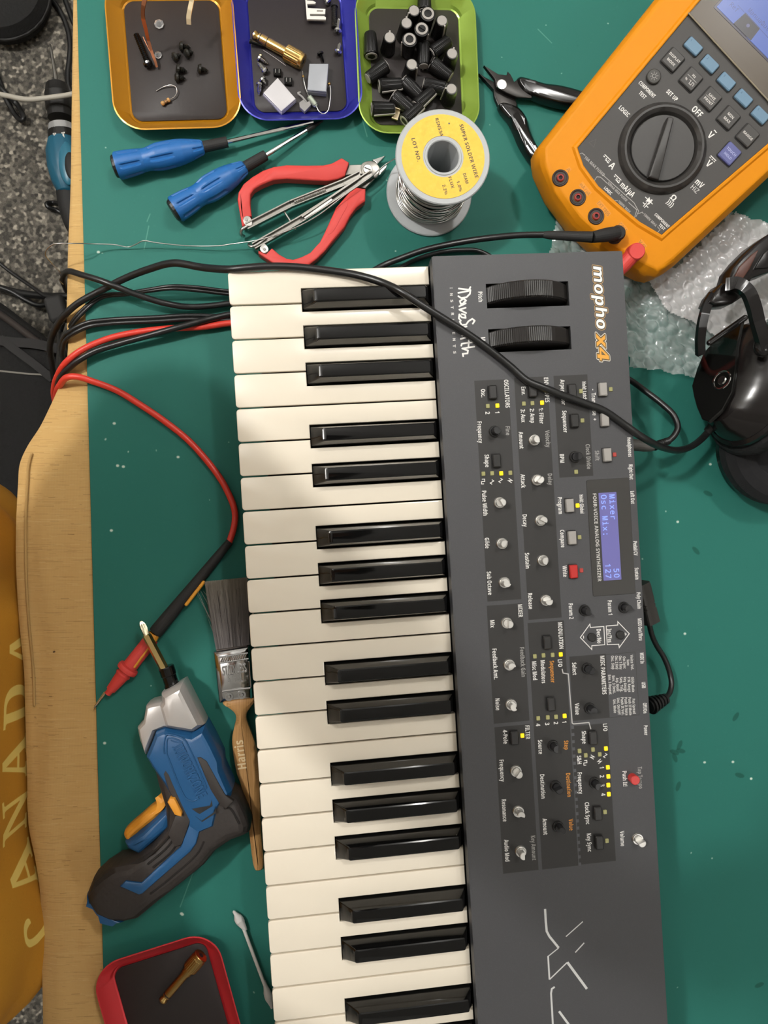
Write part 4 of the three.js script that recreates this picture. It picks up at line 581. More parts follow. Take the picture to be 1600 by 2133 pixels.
// ---------------------------------------------------------------- yellow graphical multimeter
{
  const MT = -41.7 * D2R, MP = 9 * D2R, o = P(1307, 395, .048), g = frame('multimeter', 'yellow graphing multimeter with a round dial and blue screen', 'multimeter', V(o.x, TY, o.z), 0);
  g.rotation.set(MP, MT, 0, 'YXZ'); g.position.y = TY; g.updateMatrixWorld(true);
  const FH = .047, nrm = V(0, 1, 0).applyQuaternion(g.quaternion), org = g.localToWorld(V(0, FH, 0)), toL = (px, py, dh = 0) => g.worldToLocal(hit(px, py, org.clone().addScaledVector(nrm, dh), nrm));
  const q = (x, y, dh) => toL(980 + x * .3875, y * .3875, dh), f = (l, dh) => l.map(([x, y]) => { const p = q(x, y, dh); return [p.x, p.z]; });
  const TOP = -.235;
  // holster: outline in plan, straight sides run on beyond the frame
  const a0 = q(360, 790), a1 = q(985, 0), b0 = q(1110, 1420), b1 = q(1600, 960), ext = (p, r) => { const t = (TOP - p.z) / (r.z - p.z); return [p.x + (r.x - p.x) * t, TOP]; };
  const outer = [[a0.x, a0.z], ...f([[362, 830], [372, 890], [440, 1040], [560, 1200], [690, 1320], [860, 1430], [950, 1475], [1000, 1485], [1045, 1468]]), [b0.x, b0.z], ext(b0, b1), ext(a0, a1)];
  const pl0 = q(568, 805), pl1 = q(1240, 0), pr0 = q(1045, 1245), pr1 = q(1600, 762);
  const plate = [[pl0.x, pl0.z], ...f([[600, 900], [680, 1010], [780, 1100], [900, 1200], [1018, 1270]]), [pr0.x, pr0.z], [ext(pr0, pr1)[0], TOP + .015], [ext(pl0, pl1)[0], TOP + .015]];
  const yM = M.yellowHolster;
  part('holster', merge(pill(outer, .0115, FH + .003, .007, { seg: 5, bt: .009, holes: [] , crease: .9})), yM, g);
  // rim around the face and the face plate, set into the holster
  const grow = (l, d) => { const cx = l.reduce((s, p) => s + p[0], 0) / l.length, cz = l.reduce((s, p) => s + p[1], 0) / l.length; return l.map(([x, z]) => { const r = Math.hypot(x - cx, z - cz); return [x + (x - cx) / r * d, z + (z - cz) / r * d]; }); };
  const off = (l, d, y) => l.map((p, i) => { const a = l[(i + l.length - 1) % l.length], b = l[(i + 1) % l.length], e = (u, v) => { const x = v[0] - u[0], z = v[1] - u[1], k = Math.hypot(x, z); return [-z / k, x / k]; }, n1 = e(a, p), n2 = e(p, b), s = d / (1 + n1[0] * n2[0] + n1[1] * n2[1]); return V(p[0] + (n1[0] + n2[0]) * s, y, p[1] + (n1[1] + n2[1]) * s); });
  const sg_ = (() => { let A = 0; plate.forEach((p, i) => { const b = plate[(i + 1) % plate.length]; A += p[0] * b[1] - b[0] * p[1]; }); return A > 0 ? -1 : 1; })();
  part('holster_lip', loft([off(plate, 0, FH + .001), off(plate, 0, FH + .0044), off(plate, sg_ * .0007, FH + .0049), off(plate, sg_ * .0022, FH + .0046), off(plate, sg_ * .0036, FH + .0030), off(plate, sg_ * .0038, FH + .001)], { a: false, b: false, crease: .6 }), yM, g);
  const FY = FH + .0034;
  const U0 = -.075, V0 = TOP + .015, SX = .15, SZ = .26, FW = 1400, FHt = Math.round(FW * SZ / SX);
  const face = canvasTex(FW, Math.min(2048, FHt), (c, w, h) => {
    c.fillStyle = '#3c3a38'; c.fillRect(0, 0, w, h); const kx = w / SX, kz = h / SZ;
    for (let i = 0; i < 50000; i++) { c.fillStyle = rnd() < .5 ? 'rgba(255,240,220,.03)' : 'rgba(0,0,0,.05)'; c.fillRect(rnd() * w, rnd() * h, 2, 2); }
    const at = (x, y) => { const p = q(x, y, .0034); return [(p.x - U0) * kx, (p.z - V0) * kz]; };
    const tx = (x, y, s, len, size, col = '#e9e7e2', rot = 0, fnt = 'bold') => { const [X, Y] = at(x, y); c.save(); c.translate(X, Y); c.rotate(rot); c.font = `${fnt} ${size}px sans-serif`; c.textAlign = 'center'; c.fillStyle = col; const m = c.measureText(s).width, L = len * .3875 / 2.92 / 1000 * kx; c.scale(L / m, 1); c.fillText(s, 0, size * .36); c.restore(); };
    tx(950, 480, 'COMPONENT', 118, 30); tx(926, 510, 'TEST', 46, 30); tx(1085, 512, 'SET UP', 76, 34); tx(1220, 600, 'OFF', 68, 50); tx(828, 597, 'LOGIC', 74, 34); tx(1293, 726, 'V', 28, 52); tx(1318, 705, '~', 26, 48); tx(1283, 880, 'V', 28, 52); 
    for (const [x, y, s] of [[1305, 852, 26], [737, 848, 30], [793, 955, 30]]) { const [X, Y] = at(x, y); c.fillStyle = '#e9e7e2'; c.fillRect(X - s, Y - 5, s * 2, 5); for (let i = -1; i < 2; i++) c.fillRect(X + i * s * .75 - 7, Y + 5, 13, 5); }
    tx(735, 868, '~', 34, 50); tx(763, 890, 'A', 30, 52); tx(790, 975, '~', 34, 50); tx(845, 1018, 'mA/µA', 98, 44); tx(1232, 985, 'mV', 52, 46); tx(1207, 1015, 'HiZ', 52, 40, '#d6d4cf', 0, 'normal'); tx(1093, 1062, 'Ω', 34, 46); tx(1075, 1092, '))))', 44, 40);
    tx(960, 1075, '▶|', 44, 34); { const [X, Y] = at(960, 1078); c.strokeStyle = '#e9e7e2'; c.lineWidth = 5; c.beginPath(); c.moveTo(X - 36, Y); c.lineTo(X + 36, Y); c.moveTo(X + 16, Y - 18); c.lineTo(X + 16, Y + 18); c.stroke(); c.fillStyle = '#e9e7e2'; c.beginPath(); c.moveTo(X - 14, Y - 17); c.lineTo(X + 15, Y); c.lineTo(X - 14, Y + 17); c.fill(); const [x2, y2] = at(942, 1102); c.beginPath(); c.moveTo(x2 - 26, y2); c.lineTo(x2 - 6, y2); c.moveTo(x2 + 6, y2); c.lineTo(x2 + 26, y2); c.moveTo(x2 - 6, y2 - 16); c.lineTo(x2 - 6, y2 + 16); c.moveTo(x2 + 6, y2 - 16); c.lineTo(x2 + 6, y2 + 16); c.stroke(); }
    tx(1030, 1185, 'COMPONENT', 108, 24); tx(1030, 1220, 'TEST', 42, 24);
    const gr = '#a5a29d', line = (l) => { c.strokeStyle = gr; c.lineWidth = 4; c.beginPath(); l.forEach((p, i) => (i ? c.lineTo(...at(...p)) : c.moveTo(...at(...p)))); c.stroke(); };
    tx(668, 893, '10A MAX FUSED', 150, 24, gr); line([[585, 842], [583, 830], [600, 822], [618, 836]]); line([[712, 940], [880, 1090], [905, 1135], [890, 1165]]); tx(790, 1030, '320mA MAX FUSED', 150, 22, gr); line([[664, 975], [680, 950], [700, 952], [735, 985]]); line([[850, 1088], [895, 1128], [880, 1178]]); tx(740, 1025, 'LOGIC', 56, 24); line([[752, 1058], [770, 1075], [762, 1090]]); line([[775, 1078], [795, 1080]]); tx(828, 1110, '1000V MAX', 92, 22, gr); line([[900, 1150], [925, 1140], [930, 1150]]); tx(966, 1182, '1000V MAX', 98, 22, gr); line([[1005, 1218], [1020, 1235], [1005, 1250]]);
    c.strokeStyle = '#4c4945'; c.lineWidth = 3; const [tx0, ty0] = at(662, 765); c.beginPath(); c.moveTo(tx0 - 24, ty0 + 18); c.lineTo(tx0 + 24, ty0 + 18); c.lineTo(tx0, ty0 - 22); c.closePath(); c.stroke();
  });
  const fg = pill(plate, FH - .004, FY, .0002, { seg: 1 }); { const p = fg.attributes.position, uv = fg.attributes.uv; for (let i = 0; i < p.count; i++) uv.setXY(i, (p.getX(i) - U0) / SX, 1 - (p.getZ(i) - V0) / SZ); }
  part('face_plate', fg, std(0xffffff, .55, 0, { map: face }), g);
  // dial
  { const c = q(1030, 800, .0034), T = (p, m, n, par = g) => part(n, turned(p, V(c.x, FY, c.z), V(c.x, FY + 1, c.z), 64), m, par), R = .0325;
    const dM = std(0x32302e, .42, 0, { bumpMap: grainTex, bumpScale: .00004 });
    T([[0, .0235], [.0005, .0238], [.0035, .0250], [.0052, .0275], [.0052, .0290], [.0035, .0312], [.0008, R], [0, R]], dM, 'dial_collar');
    const d = T([[.0002, 0], [.0002, .0232], [.0018, .0232], [.0022, .0228], [.0022, 0]], dM, 'dial'), e0 = q(1063, 650, .0056), e1 = q(972, 972, .0056), dx = e1.x - e0.x, dz = e1.z - e0.z, L = Math.hypot(dx, dz), ux = dx / L, uz = dz / L, w = .0040;
    part('dial_grip', pill([[e0.x - uz * w * .55, e0.z + ux * w * .55], [e0.x - ux * .001, e0.z - uz * .001], [e0.x + uz * w * .55, e0.z - ux * w * .55], [e1.x + uz * w, e1.z - ux * w], [e1.x - uz * w, e1.z + ux * w]], FY + .002, FY + .0085, .0014, { seg: 4 }), dM, d); }
  // keys
  const key = (x, y, w, l, m, text, round) => { const p = q(x, y, .005); let geo; const y0 = FY - .0004, y1 = FY + .0022; geo = round ? turned([[0, 0], [0, w], [y1 - y0 - .0006, w], [y1 - y0, w - .0006], [y1 - y0, 0]], V(p.x, y0, p.z), V(p.x, 1, p.z), 28) : block(p.x - w, p.x + w, p.z - l, p.z + l, y0, y1, .0012, .0006);
    let mat = m; if (text) { const pp = geo.attributes.position, uv = geo.attributes.uv; for (let i = 0; i < pp.count; i++) uv.setXY(i, (pp.getX(i) - p.x + w) / (2 * w), 1 - (pp.getZ(i) - p.z + l) / (2 * l)); mat = std(0xffffff, .5, 0, { map: canvasTex(256, Math.round(256 * l / w), (c, W, H) => { c.fillStyle = text.bg; c.fillRect(0, 0, W, H); c.fillStyle = text.fg; c.strokeStyle = text.fg; c.textAlign = 'center'; text.draw(c, W, H); }) }); }
    part('key', geo, mat, g); const s = round ? null : part('key_gap', loft([rring(p.x - w - .0007, p.x + w + .0007, p.z - l - .0007, p.z + l + .0007, .0014, FY), rring(p.x - w - .0007, p.x + w + .0007, p.z - l - .0007, p.z + l + .0007, .0014, FY + .0002)]), M.blackMatte, g); };
  const two = (a, b, s = 56) => ({ bg: '#3b3937', fg: '#c9c6c0', draw: (c, W, H) => { c.font = `bold ${s}px sans-serif`; if (b) { c.fillText(a, W / 2, H * .46); c.fillText(b, W / 2, H * .76); } else c.fillText(a, W / 2, H * .6); } });
  const kw = .0061, kl = .0065;
  key(1090, 320, kw, kl, null, two('DISPLAY', 'MODE', 54)); key(1188, 425, kw, kl, null, { bg: '#3b3937', fg: '#c9c6c0', draw: (c, W, H) => { c.font = 'bold 56px sans-serif'; c.fillText('Hz', W * .5, H * .38); c.fillRect(W * .14, H * .46, W * .72, 6); c.font = 'bold 50px sans-serif'; c.fillText('%', W * .26, H * .76); c.lineWidth = 8; c.beginPath(); c.moveTo(W * .44, H * .6); c.lineTo(W * .56, H * .6); c.lineTo(W * .56, H * .78); c.lineTo(W * .7, H * .78); c.lineTo(W * .7, H * .6); c.lineTo(W * .82, H * .6); c.lineTo(W * .82, H * .78); c.stroke(); } });
  key(1290, 530, kw, kl, null, { ...two('', ''), draw: (c, W, H) => { c.font = 'bold 58px sans-serif'; c.fillText('SAVE', W / 2, H * .46); c.fillRect(W * .15, H * .52, W * .7, 6); c.fillText('PRINT', W / 2, H * .76); } }); key(1390, 632, kw, kl, null, two('MIN', 'MAX', 60)); key(1492, 728, kw, kl, null, two('RANGE', null, 58)); key(1395, 825, kw, kl, null, { ...two('TOUCH', 'HOLD', 56), bg: '#565a8c', fg: '#9ea2c8' });
  for (const [x, y, n] of [[1200, 248, '1'], [1288, 343, '2'], [1378, 437, '3'], [1470, 527, '4'], [1560, 618, '5']]) key(x, y, .0062, .0040, null, { bg: '#64839a', fg: '#48647c', draw: (c, W, H) => { c.font = 'bold 46px sans-serif'; c.fillText(n, W * .18, H * .42); } });
  key(987, 410, .0052, .0052, null, { bg: '#35332f', fg: '#a9a6a0', draw: (c, W, H) => { c.lineWidth = 9; c.beginPath(); c.arc(W / 2, H / 2, 32, 0, 7); c.stroke(); for (let i = 0; i < 8; i++) { const a = i * Math.PI / 4; c.beginPath(); c.moveTo(W / 2 + 48 * Math.cos(a), H / 2 + 48 * Math.sin(a)); c.lineTo(W / 2 + 74 * Math.cos(a), H / 2 + 74 * Math.sin(a)); c.stroke(); } } }, true);
  // screen under its clear window
  { const lo0 = q(1190, 95, .004), lo1 = q(1600, 545, .004), sl = (lo1.z - lo0.z) / (lo1.x - lo0.x), x0 = plate[0][0] + .0005, edge = (x) => lo0.z + sl * (x - lo0.x);
    const xL = ext(pl0, pl1)[0] + .003, xR = ext(pr0, pr1)[0] - .003;
    part('screen_frame', pill([[xL, edge(xL)], [xR, edge(xR)], [xR, TOP + .02], [xL, TOP + .02]], FY, FY + .0016, .0008), std(0x5b5349, .4), g);
    part('frame_edge', tube([V(xL, FY + .0014, edge(xL)), V(xR, FY + .0014, edge(xR))], .0006, { rad: 6, seg: 4 }), std(0x8a806c, .6), g, 'dusty pale frame edge');
    const c0 = q(1325, 35, .005), c1 = q(1600, 335, .005), lx0 = c0.x, lx1 = c0.x + .072, s2 = (c1.z - c0.z) / (c1.x - c0.x), zb = c0.z + .0005;
    const scr = (bg, ink, dark) => canvasTex(720, 600, (c, w, h) => { c.fillStyle = bg; c.fillRect(0, 0, w, h); const k = w / .072, at = (x, y) => { const p = q(x, y, .006); return [(p.x - lx0) * k, h - (zb - p.z) * k]; };
      const pol = (l, col) => { c.fillStyle = col; c.beginPath(); l.forEach((p, i) => (i ? c.lineTo(...at(...p)) : c.moveTo(...at(...p)))); c.fill(); };
      pol([[1482, 65], [1560, 150], [1510, 215], [1410, 130]], dark); c.strokeStyle = ink; c.lineWidth = 3; c.beginPath(); c.moveTo(...at(1440, 25)); c.lineTo(...at(1640, 240)); c.stroke();
      const t = (x, y, s, size) => { c.font = `${size}px monospace`; c.fillStyle = ink; c.fillText(s, ...at(x, y)); }; t(1392, 24, 'Ref', 44); t(1490, 55, 'Manual', 44); t(1560, 125, 'Out', 44); const [X, Y] = at(1495, 135); c.fillStyle = ink; c.beginPath(); c.arc(X, Y, 13, 0, 7); c.fillStyle = '#7b7bb0'; c.fill(); });
    const sg = block(lx0, lx1, zb - .06, zb, FY + .0016, FY + .0020, .0006, .0001), p = sg.attributes.position, uv = sg.attributes.uv; for (let i = 0; i < p.count; i++) uv.setXY(i, (p.getX(i) - lx0) / .072, 1 - (p.getZ(i) - zb + .06) / .06);
    part('screen_border', block(lx0 - .0016, lx1 + .0016, zb - .0616, zb + .0016, FY + .0010, FY + .0018, .0008, .0001), std(0x2c2838, .3), g);
    part('screen', sg, std(0x222222, .3, 0, { emissive: 0xffffff, emissiveMap: scr('#5f86f2', '#3c56b8', '#262032'), emissiveIntensity: .95 }), g, 'glowing blue screen'); }
  // sockets
  const sock = (x, y) => { const p = q(x, y, .003), Y = FH + .0026, b = part('socket', turned([[0, 0], [.0006, .0044], [.0012, .0050], [.0014, .0056], [.0010, .0060], [0, .0061]], V(p.x, Y, p.z), V(p.x, Y + 1, p.z), 28), std(0x2a201c, .5), g); part('socket_sleeve', turned([[.0005, .0014], [.0022, .0015], [.0023, .0021], [.0018, .0027], [.0005, .0028]], V(p.x, Y, p.z), V(p.x, Y + 1, p.z), 24), std(0x8f2a26, .45), b); part('contact', turned([[.0009, 0], [.0009, .0015]], V(p.x, Y, p.z), V(p.x, Y + 1, p.z), 16), M.blackMatte, b); };
  for (const s of [[483, 957], [577, 1062], [675, 1163], [775, 1268], [878, 1362]]) sock(...s);
  const lbl = (x, y, s, len) => { const p = q(x, y, .0036), L = len * .3875 / 2.95 / 1000, hgt = .0042, pg = new THREE.PlaneGeometry(L, hgt).rotateX(-Math.PI / 2).rotateY(-.12).translate(p.x, FH + .00305, p.z); part('socket_label', pg, std(0xffffff, .5, 0, { map: canvasTex(256, 64, (c, W, H) => { c.fillStyle = '#db8a12'; c.fillRect(0, 0, W, H); c.font = 'bold 54px sans-serif'; c.fillStyle = '#a86e1c'; c.textAlign = 'center'; const m = c.measureText(s).width; c.save(); c.translate(W / 2, 52); c.scale(W * .98 / m, 1); c.fillText(s, 0, 0); c.restore(); }) }), g); };
  lbl(528, 912, 'A', 22); lbl(618, 1015, 'mA / µA', 82); lbl(718, 1120, 'EXT TRIG', 100); lbl(820, 1220, 'COM', 60); lbl(925, 1312, 'V Ω', 52);
  part('tilt_stand', bx(-.04, .04, -.0325, .014, TOP + .02, TOP + .032), M.yellowHolster, g);
  // plugs in the two right sockets belong to the test leads
  meterSock.v = { com: g.localToWorld(q(775, 1268, .004)), red: g.localToWorld(q(878, 1362, .004)), n: nrm };
}

// ---------------------------------------------------------------- cables
const hang = (list) => list.map((a) => P(...a));
// headphone lead: cup, over the synthesizer, off the table edge
single('headphone_cable', tube(hang([[1486, 884, .034], [1478, 896, .033], [1462, 914, .034], [1440, 930, .04], [1410, 938, .052], [1375, 930, .068], [1340, 912, .0805], [1297, 882, .0806], [1259, 856, .0808], [1225, 842, .0815], [1182, 827, .0825], [1139, 810, .0835], [1098, 793, .082], [1064, 764, .081], [1018, 727, .0812], [966, 690, .082], [910, 655, .083], [872, 631, .083], [835, 607, .082], [797, 589, .0755], [747, 574, .071], [685, 564, .0688], [610, 556, .0688], [560, 555, .0688], [520, 557.5, .0685], [478, 561, .066], [422, 557, .052], [361, 548, .042], [309, 561, .030], [260, 580, .020], [211, 605, .012], [162, 632, .006], [136, 655, 0], [114, 687, -.02], [104, 720, -.06], [108, 755, -.11], [112, 790, -.17]]), .0026, { seg: 420 }), M.cable, 'thick black headphone cable crossing the keys and control panel', 'cable', P(300, 561, 0));
// its other end comes back under the synthesizer to the rear socket
{
  const g = thing('headphone_plug_cable', 'black cable looping behind the synthesizer into its headphone socket', 'cable', P(1345, 930, 0));
  part('cord', tube(hang([[1392, 919, .036], [1404, 908, .036], [1412, 890, .035], [1404, 866, .032], [1380, 842, .027], [1345, 815, .020], [1310, 790, .010], [1250, 760, .0055], [1150, 730, .0055]]), .0024, { seg: 140 }), M.cable, g);
  const a = P(1290, 924, .037), b = P(1362, 930, .037), c = P(1394, 918, .036); part('plug_body', turned([[0, 0], [0, .0044], [.02, .0046], [a.distanceTo(b) - .002, .0042], [a.distanceTo(b), .0034], [a.distanceTo(b), 0]], a, b), std(0x4a4743, .5), g);
  const L = b.distanceTo(c), prof = [[0, 0], [0, .0033]]; for (let i = 0; i < 7; i++) prof.push([L * (i + .2) / 7, .0036 - i * .0001], [L * (i + .6) / 7, .0036 - i * .0001], [L * (i + .65) / 7, .0028], [L * (i + .95) / 7, .0028]); prof.push([L, 0]); part('strain_relief', turned(prof, b, c), M.cable, g);
}
{ // mains lead into the rear
  const g = thing('power_cable', 'short black power cable looping out of the synthesizer rear', 'cable', P(1390, 1400, 0));
  const a = P(1331, 1214, .034), b = P(1352, 1296, .030); part('plug_housing', (() => { const L = a.distanceTo(b), r = (w, y) => rring(-w, w, -.0075, .0075, .003, y, 4); return aim(loft([r(.0055, 0), r(.006, .002), r(.0058, L * .5), r(.0050, L * .52), r(.0058, L * .55), r(.0050, L * .62), r(.0058, L * .65), r(.0060, L)]), a, b); })(), std(0x33302d, .5), g);
  part('cord', tube(hang([[1352, 1296, .026], [1358, 1322, .022], [1368, 1345, .018], [1383, 1369, .015], [1394.5, 1398, .015], [1399, 1422, .017], [1396, 1441, .020], [1384, 1458, .026]]), .0021, { seg: 90 }), M.cable, g);
  const c = P(1388, 1455, .026), d = P(1352, 1471, .032), L = c.distanceTo(d), prof = [[0, 0], [0, .0030]]; for (let i = 0; i < 5; i++) { const r = .0042 + i * .0007; prof.push([L * (i + .15) / 5, r], [L * (i + .6) / 5, r], [L * (i + .65) / 5, r * .72], [L * (i + .98) / 5, r * .72]); } prof.push([L, .005], [L, 0]); part('strain_relief', turned(prof, c, d), M.cable, g);
}
single('audio_cable', tube(hang([[560, 622, .0055], [505, 630, .0055], [479, 632, .0055], [439, 637, .006], [390, 639, .008], [341, 631, .012], [292, 616, .018], [244, 598, .024], [211, 585, .024], [169, 572, .018], [145, 565, .008], [134, 570, -.006], [131, 582, -.03], [138, 605, -.09]]), .0023, { seg: 200 }), M.cable, 'black cable hooking over the table edge, crossing under the headphone lead', 'cable', P(390, 639, 0));
{ const l = [[560, 612, .005], [474, 606, .007], [406, 598, .013], [357, 596, .015], [309, 603, .012], [260, 611, .007], [211, 616, .0045], [175, 642, .0035], [150, 671, -.002], [140, 707, -.03], [143, 735, -.07]], g = thing('twin_cable', 'pair of thin black wires arching over the mat to the table edge', 'cable', P(300, 603, 0));
  part('wire', tube(hang(l), .0014, { seg: 140 }), M.cable, g); part('wire', tube(hang(l.map(([x, y, h], i) => [x + 1, y + 5 + 2 * Math.sin(i), h - .0005])), .0014, { seg: 140 }), M.cable, g); }
{ const l = [[560, 658, .0045], [474, 659, .005], [390, 657, .006], [325, 661, .006], [227, 666, .005], [179, 673, .005], [140, 694, 0], [127, 720, -.025], [130, 742, -.06]], g = thing('flat_cable', 'glossy flat black two-core cable running straight across the mat', 'cable', P(300, 663, 0));
  part('core', tube(hang(l), .0017, { seg: 140 }), M.cable, g); part('core', tube(hang(l.map(([x, y, h]) => [x + 3, y + 8, h])), .0017, { seg: 140 }), M.cable, g); part('web', ribbon(hang(l.map(([x, y, h]) => [x + 1.5, y + 4, h])), .002, .0009, { seg: 120 }), M.blackMatte, g); }

// ---------------------------------------------------------------- meter test leads
{
  const S = meterSock.v, n = S.n;
  { // black lead: plug in the common socket, past the synthesizer, under it, off the table
    const g = thing('black_test_lead', 'black meter test lead with a slim right-angle plug', 'test lead', P(1000, 497, 0));
    const top = S.com.clone().addScaledVector(n, .009), rear = P(1133, 489, .046), mid = P(1235, 494, .058);
    part('plug_elbow', turned([[0, 0], [0, .0050], [.004, .0056], [.010, .0056], [.0125, .0044], [.0135, 0]], S.com.clone().addScaledVector(n, -.001), top, 24), M.blackMatte, g);
    const d = mid.distanceTo(top), el = top.clone().addScaledVector(n, .0005); part('plug_grip', merge(turned([[0, 0], [0, .0042], [.004, .0050], [d * .5, .0050], [d, .0040], [d, 0]], el, mid, 20), turned([[0, 0], [0, .0040], [mid.distanceTo(rear) * .9, .0030], [mid.distanceTo(rear), .0024], [mid.distanceTo(rear), 0]], mid, rear, 20)), M.blackMatte, g);
    part('lead', tube([rear, ...hang([[1080, 490, .043], [1000, 498, .036], [940, 508, .028], [880, 522, .018], [830, 540, .010], [800, 552, .006], [740, 585, .0052], [620, 640, .0052], [520, 650, .0052], [478, 655, .006], [422, 668, .0095], [374, 681, .0115], [309, 699, .010], [244, 717, .0085], [195, 733, .008], [156, 756, .006], [127, 785, -.004], [120, 817, -.035], [124, 850, -.1]])], .0024, { seg: 330 }), M.cable, g);
  }
  { const g = thing('spare_cable', 'thin black cable lying beside the meter lead behind the keys', 'cable', P(900, 530, 0)); part('cord', tube(hang([[1060, 560, .004], [1000, 524, .0035], [960, 521, .0035], [915, 526, .0035], [870, 540, .0035], [830, 560, .0035], [780, 590, .004], [700, 620, .004]]), .0019, { seg: 120 }), M.cable, g); }
  { const g = thing('red_test_lead', 'red meter test lead with a plug, passing under the synthesizer to the table edge', 'test lead', P(1319, 529, 0));
    const a = S.red.clone().addScaledVector(n, -.001), e = S.red.clone().addScaledVector(n, .014);
    part('plug', turned([[0, 0], [0, .0064], [.006, .0063], [.0085, .0061], [.0095, .0054], [.0098, 0]], a, e, 28), M.redRubber, g);
    const out = S.red.clone().add(V(-.014, -.004, .016)); part('plug_grip', turned([[0, 0], [0, .0058], [.012, .0056], [S.red.distanceTo(out) + .006, .0036], [S.red.distanceTo(out) + .006, 0]], S.red.clone().addScaledVector(n, .003), out, 20), M.redRubber, g);
    part('lead', tube([out, out.clone().add(V(.0, -.02, .02)), ...hang([[1290, 620, .008], [1200, 660, .0052], [1000, 680, .0052], [700, 690, .0052], [560, 672, .0052], [479, 673, .0055], [422, 681, .006], [357, 684, .0065], [292, 691, .0065], [227, 705, .007], [169, 730, .008], [136.5, 756, .004], [119, 785, -.012], [112, 815, -.04], [118, 850, -.1]])], .0024, { seg: 330 }), M.cableRed, g); }
}
{ // red probe and its lead
  const g = thing('red_probe', 'red and black test probe lying on the mat with its red lead', 'test probe', P(380, 1250, 0)), Y = .0062;
  part('lead', tube(hang([[118, 850, -.1], [117, 822, -.03], [125, 802, -.005], [140, 786, .006], [162, 785, .0075], [195, 795, .006], [244, 814, .003], [292, 843, .003], [341, 876, .003], [390, 915, .003], [429, 957, .003], [461, 1000, .0035], [475, 1026, .004], [486, 1052, .0045], [490, 1074, .0045], [487, 1100, .0048], [477.6, 1130, .005]]), .0025, { seg: 260 }), M.cableRed, g);
  const a = P(479, 1128, .005), b = P(322, 1320, Y), L = a.distanceTo(b);
  part('black_handle', turned([[0, 0], [0, .0029], [.004, .0031], [L * .18, .0036], [L * .45, .0042], [L * .75, .0050], [L * .96, .0054], [L * .99, .0052], [L, 0]], a, b, 28), M.blackMatte, g);
  const c = P(316, 1331, Y), d = P(263, 1397, Y), L2 = c.distanceTo(d), e = P(220, 1441, .0050), L3 = d.distanceTo(e), t = P(195.5, 1475, .0040);
  part('grip_ring', rod(b, c, .0042), M.amber, g);
  part('red_body', turned([[0, 0], [0, .0053], [.002, .0056], [L2 * .85, .0056], [L2 * .88, .0076], [L2 * .93, .0081], [L2, .0078], [L2 + .001, .0052], [L2 + .0025, .0052], [L2 + .0035, .0060], [L2 + .005, .0052], [L2 + .006, .0050], [L2 + L3 * .45, .0046], [L2 + L3 * .82, .0036], [L2 + L3 * .83, .0026], [L2 + L3, .0024], [L2 + L3, 0]], c, d, 32), M.redRubber, g);
  part('metal_tip', turned([[0, 0], [0, .0010], [e.distanceTo(t) - .002, .0009], [e.distanceTo(t), .0003], [e.distanceTo(t), 0]], e, t, 12), M.chrome, g);
  part('orange_inlay', tube([P(388, 1259, .0088), P(406, 1236, .0088), P(424, 1213, .0085)], .0014, { rad: 8 }), M.orange, g); part('orange_inlay', tube([P(280, 1388, .0098), P(296, 1366, .0100), P(312, 1345, .0100)], .0014, { rad: 8 }), M.orange, g);
}

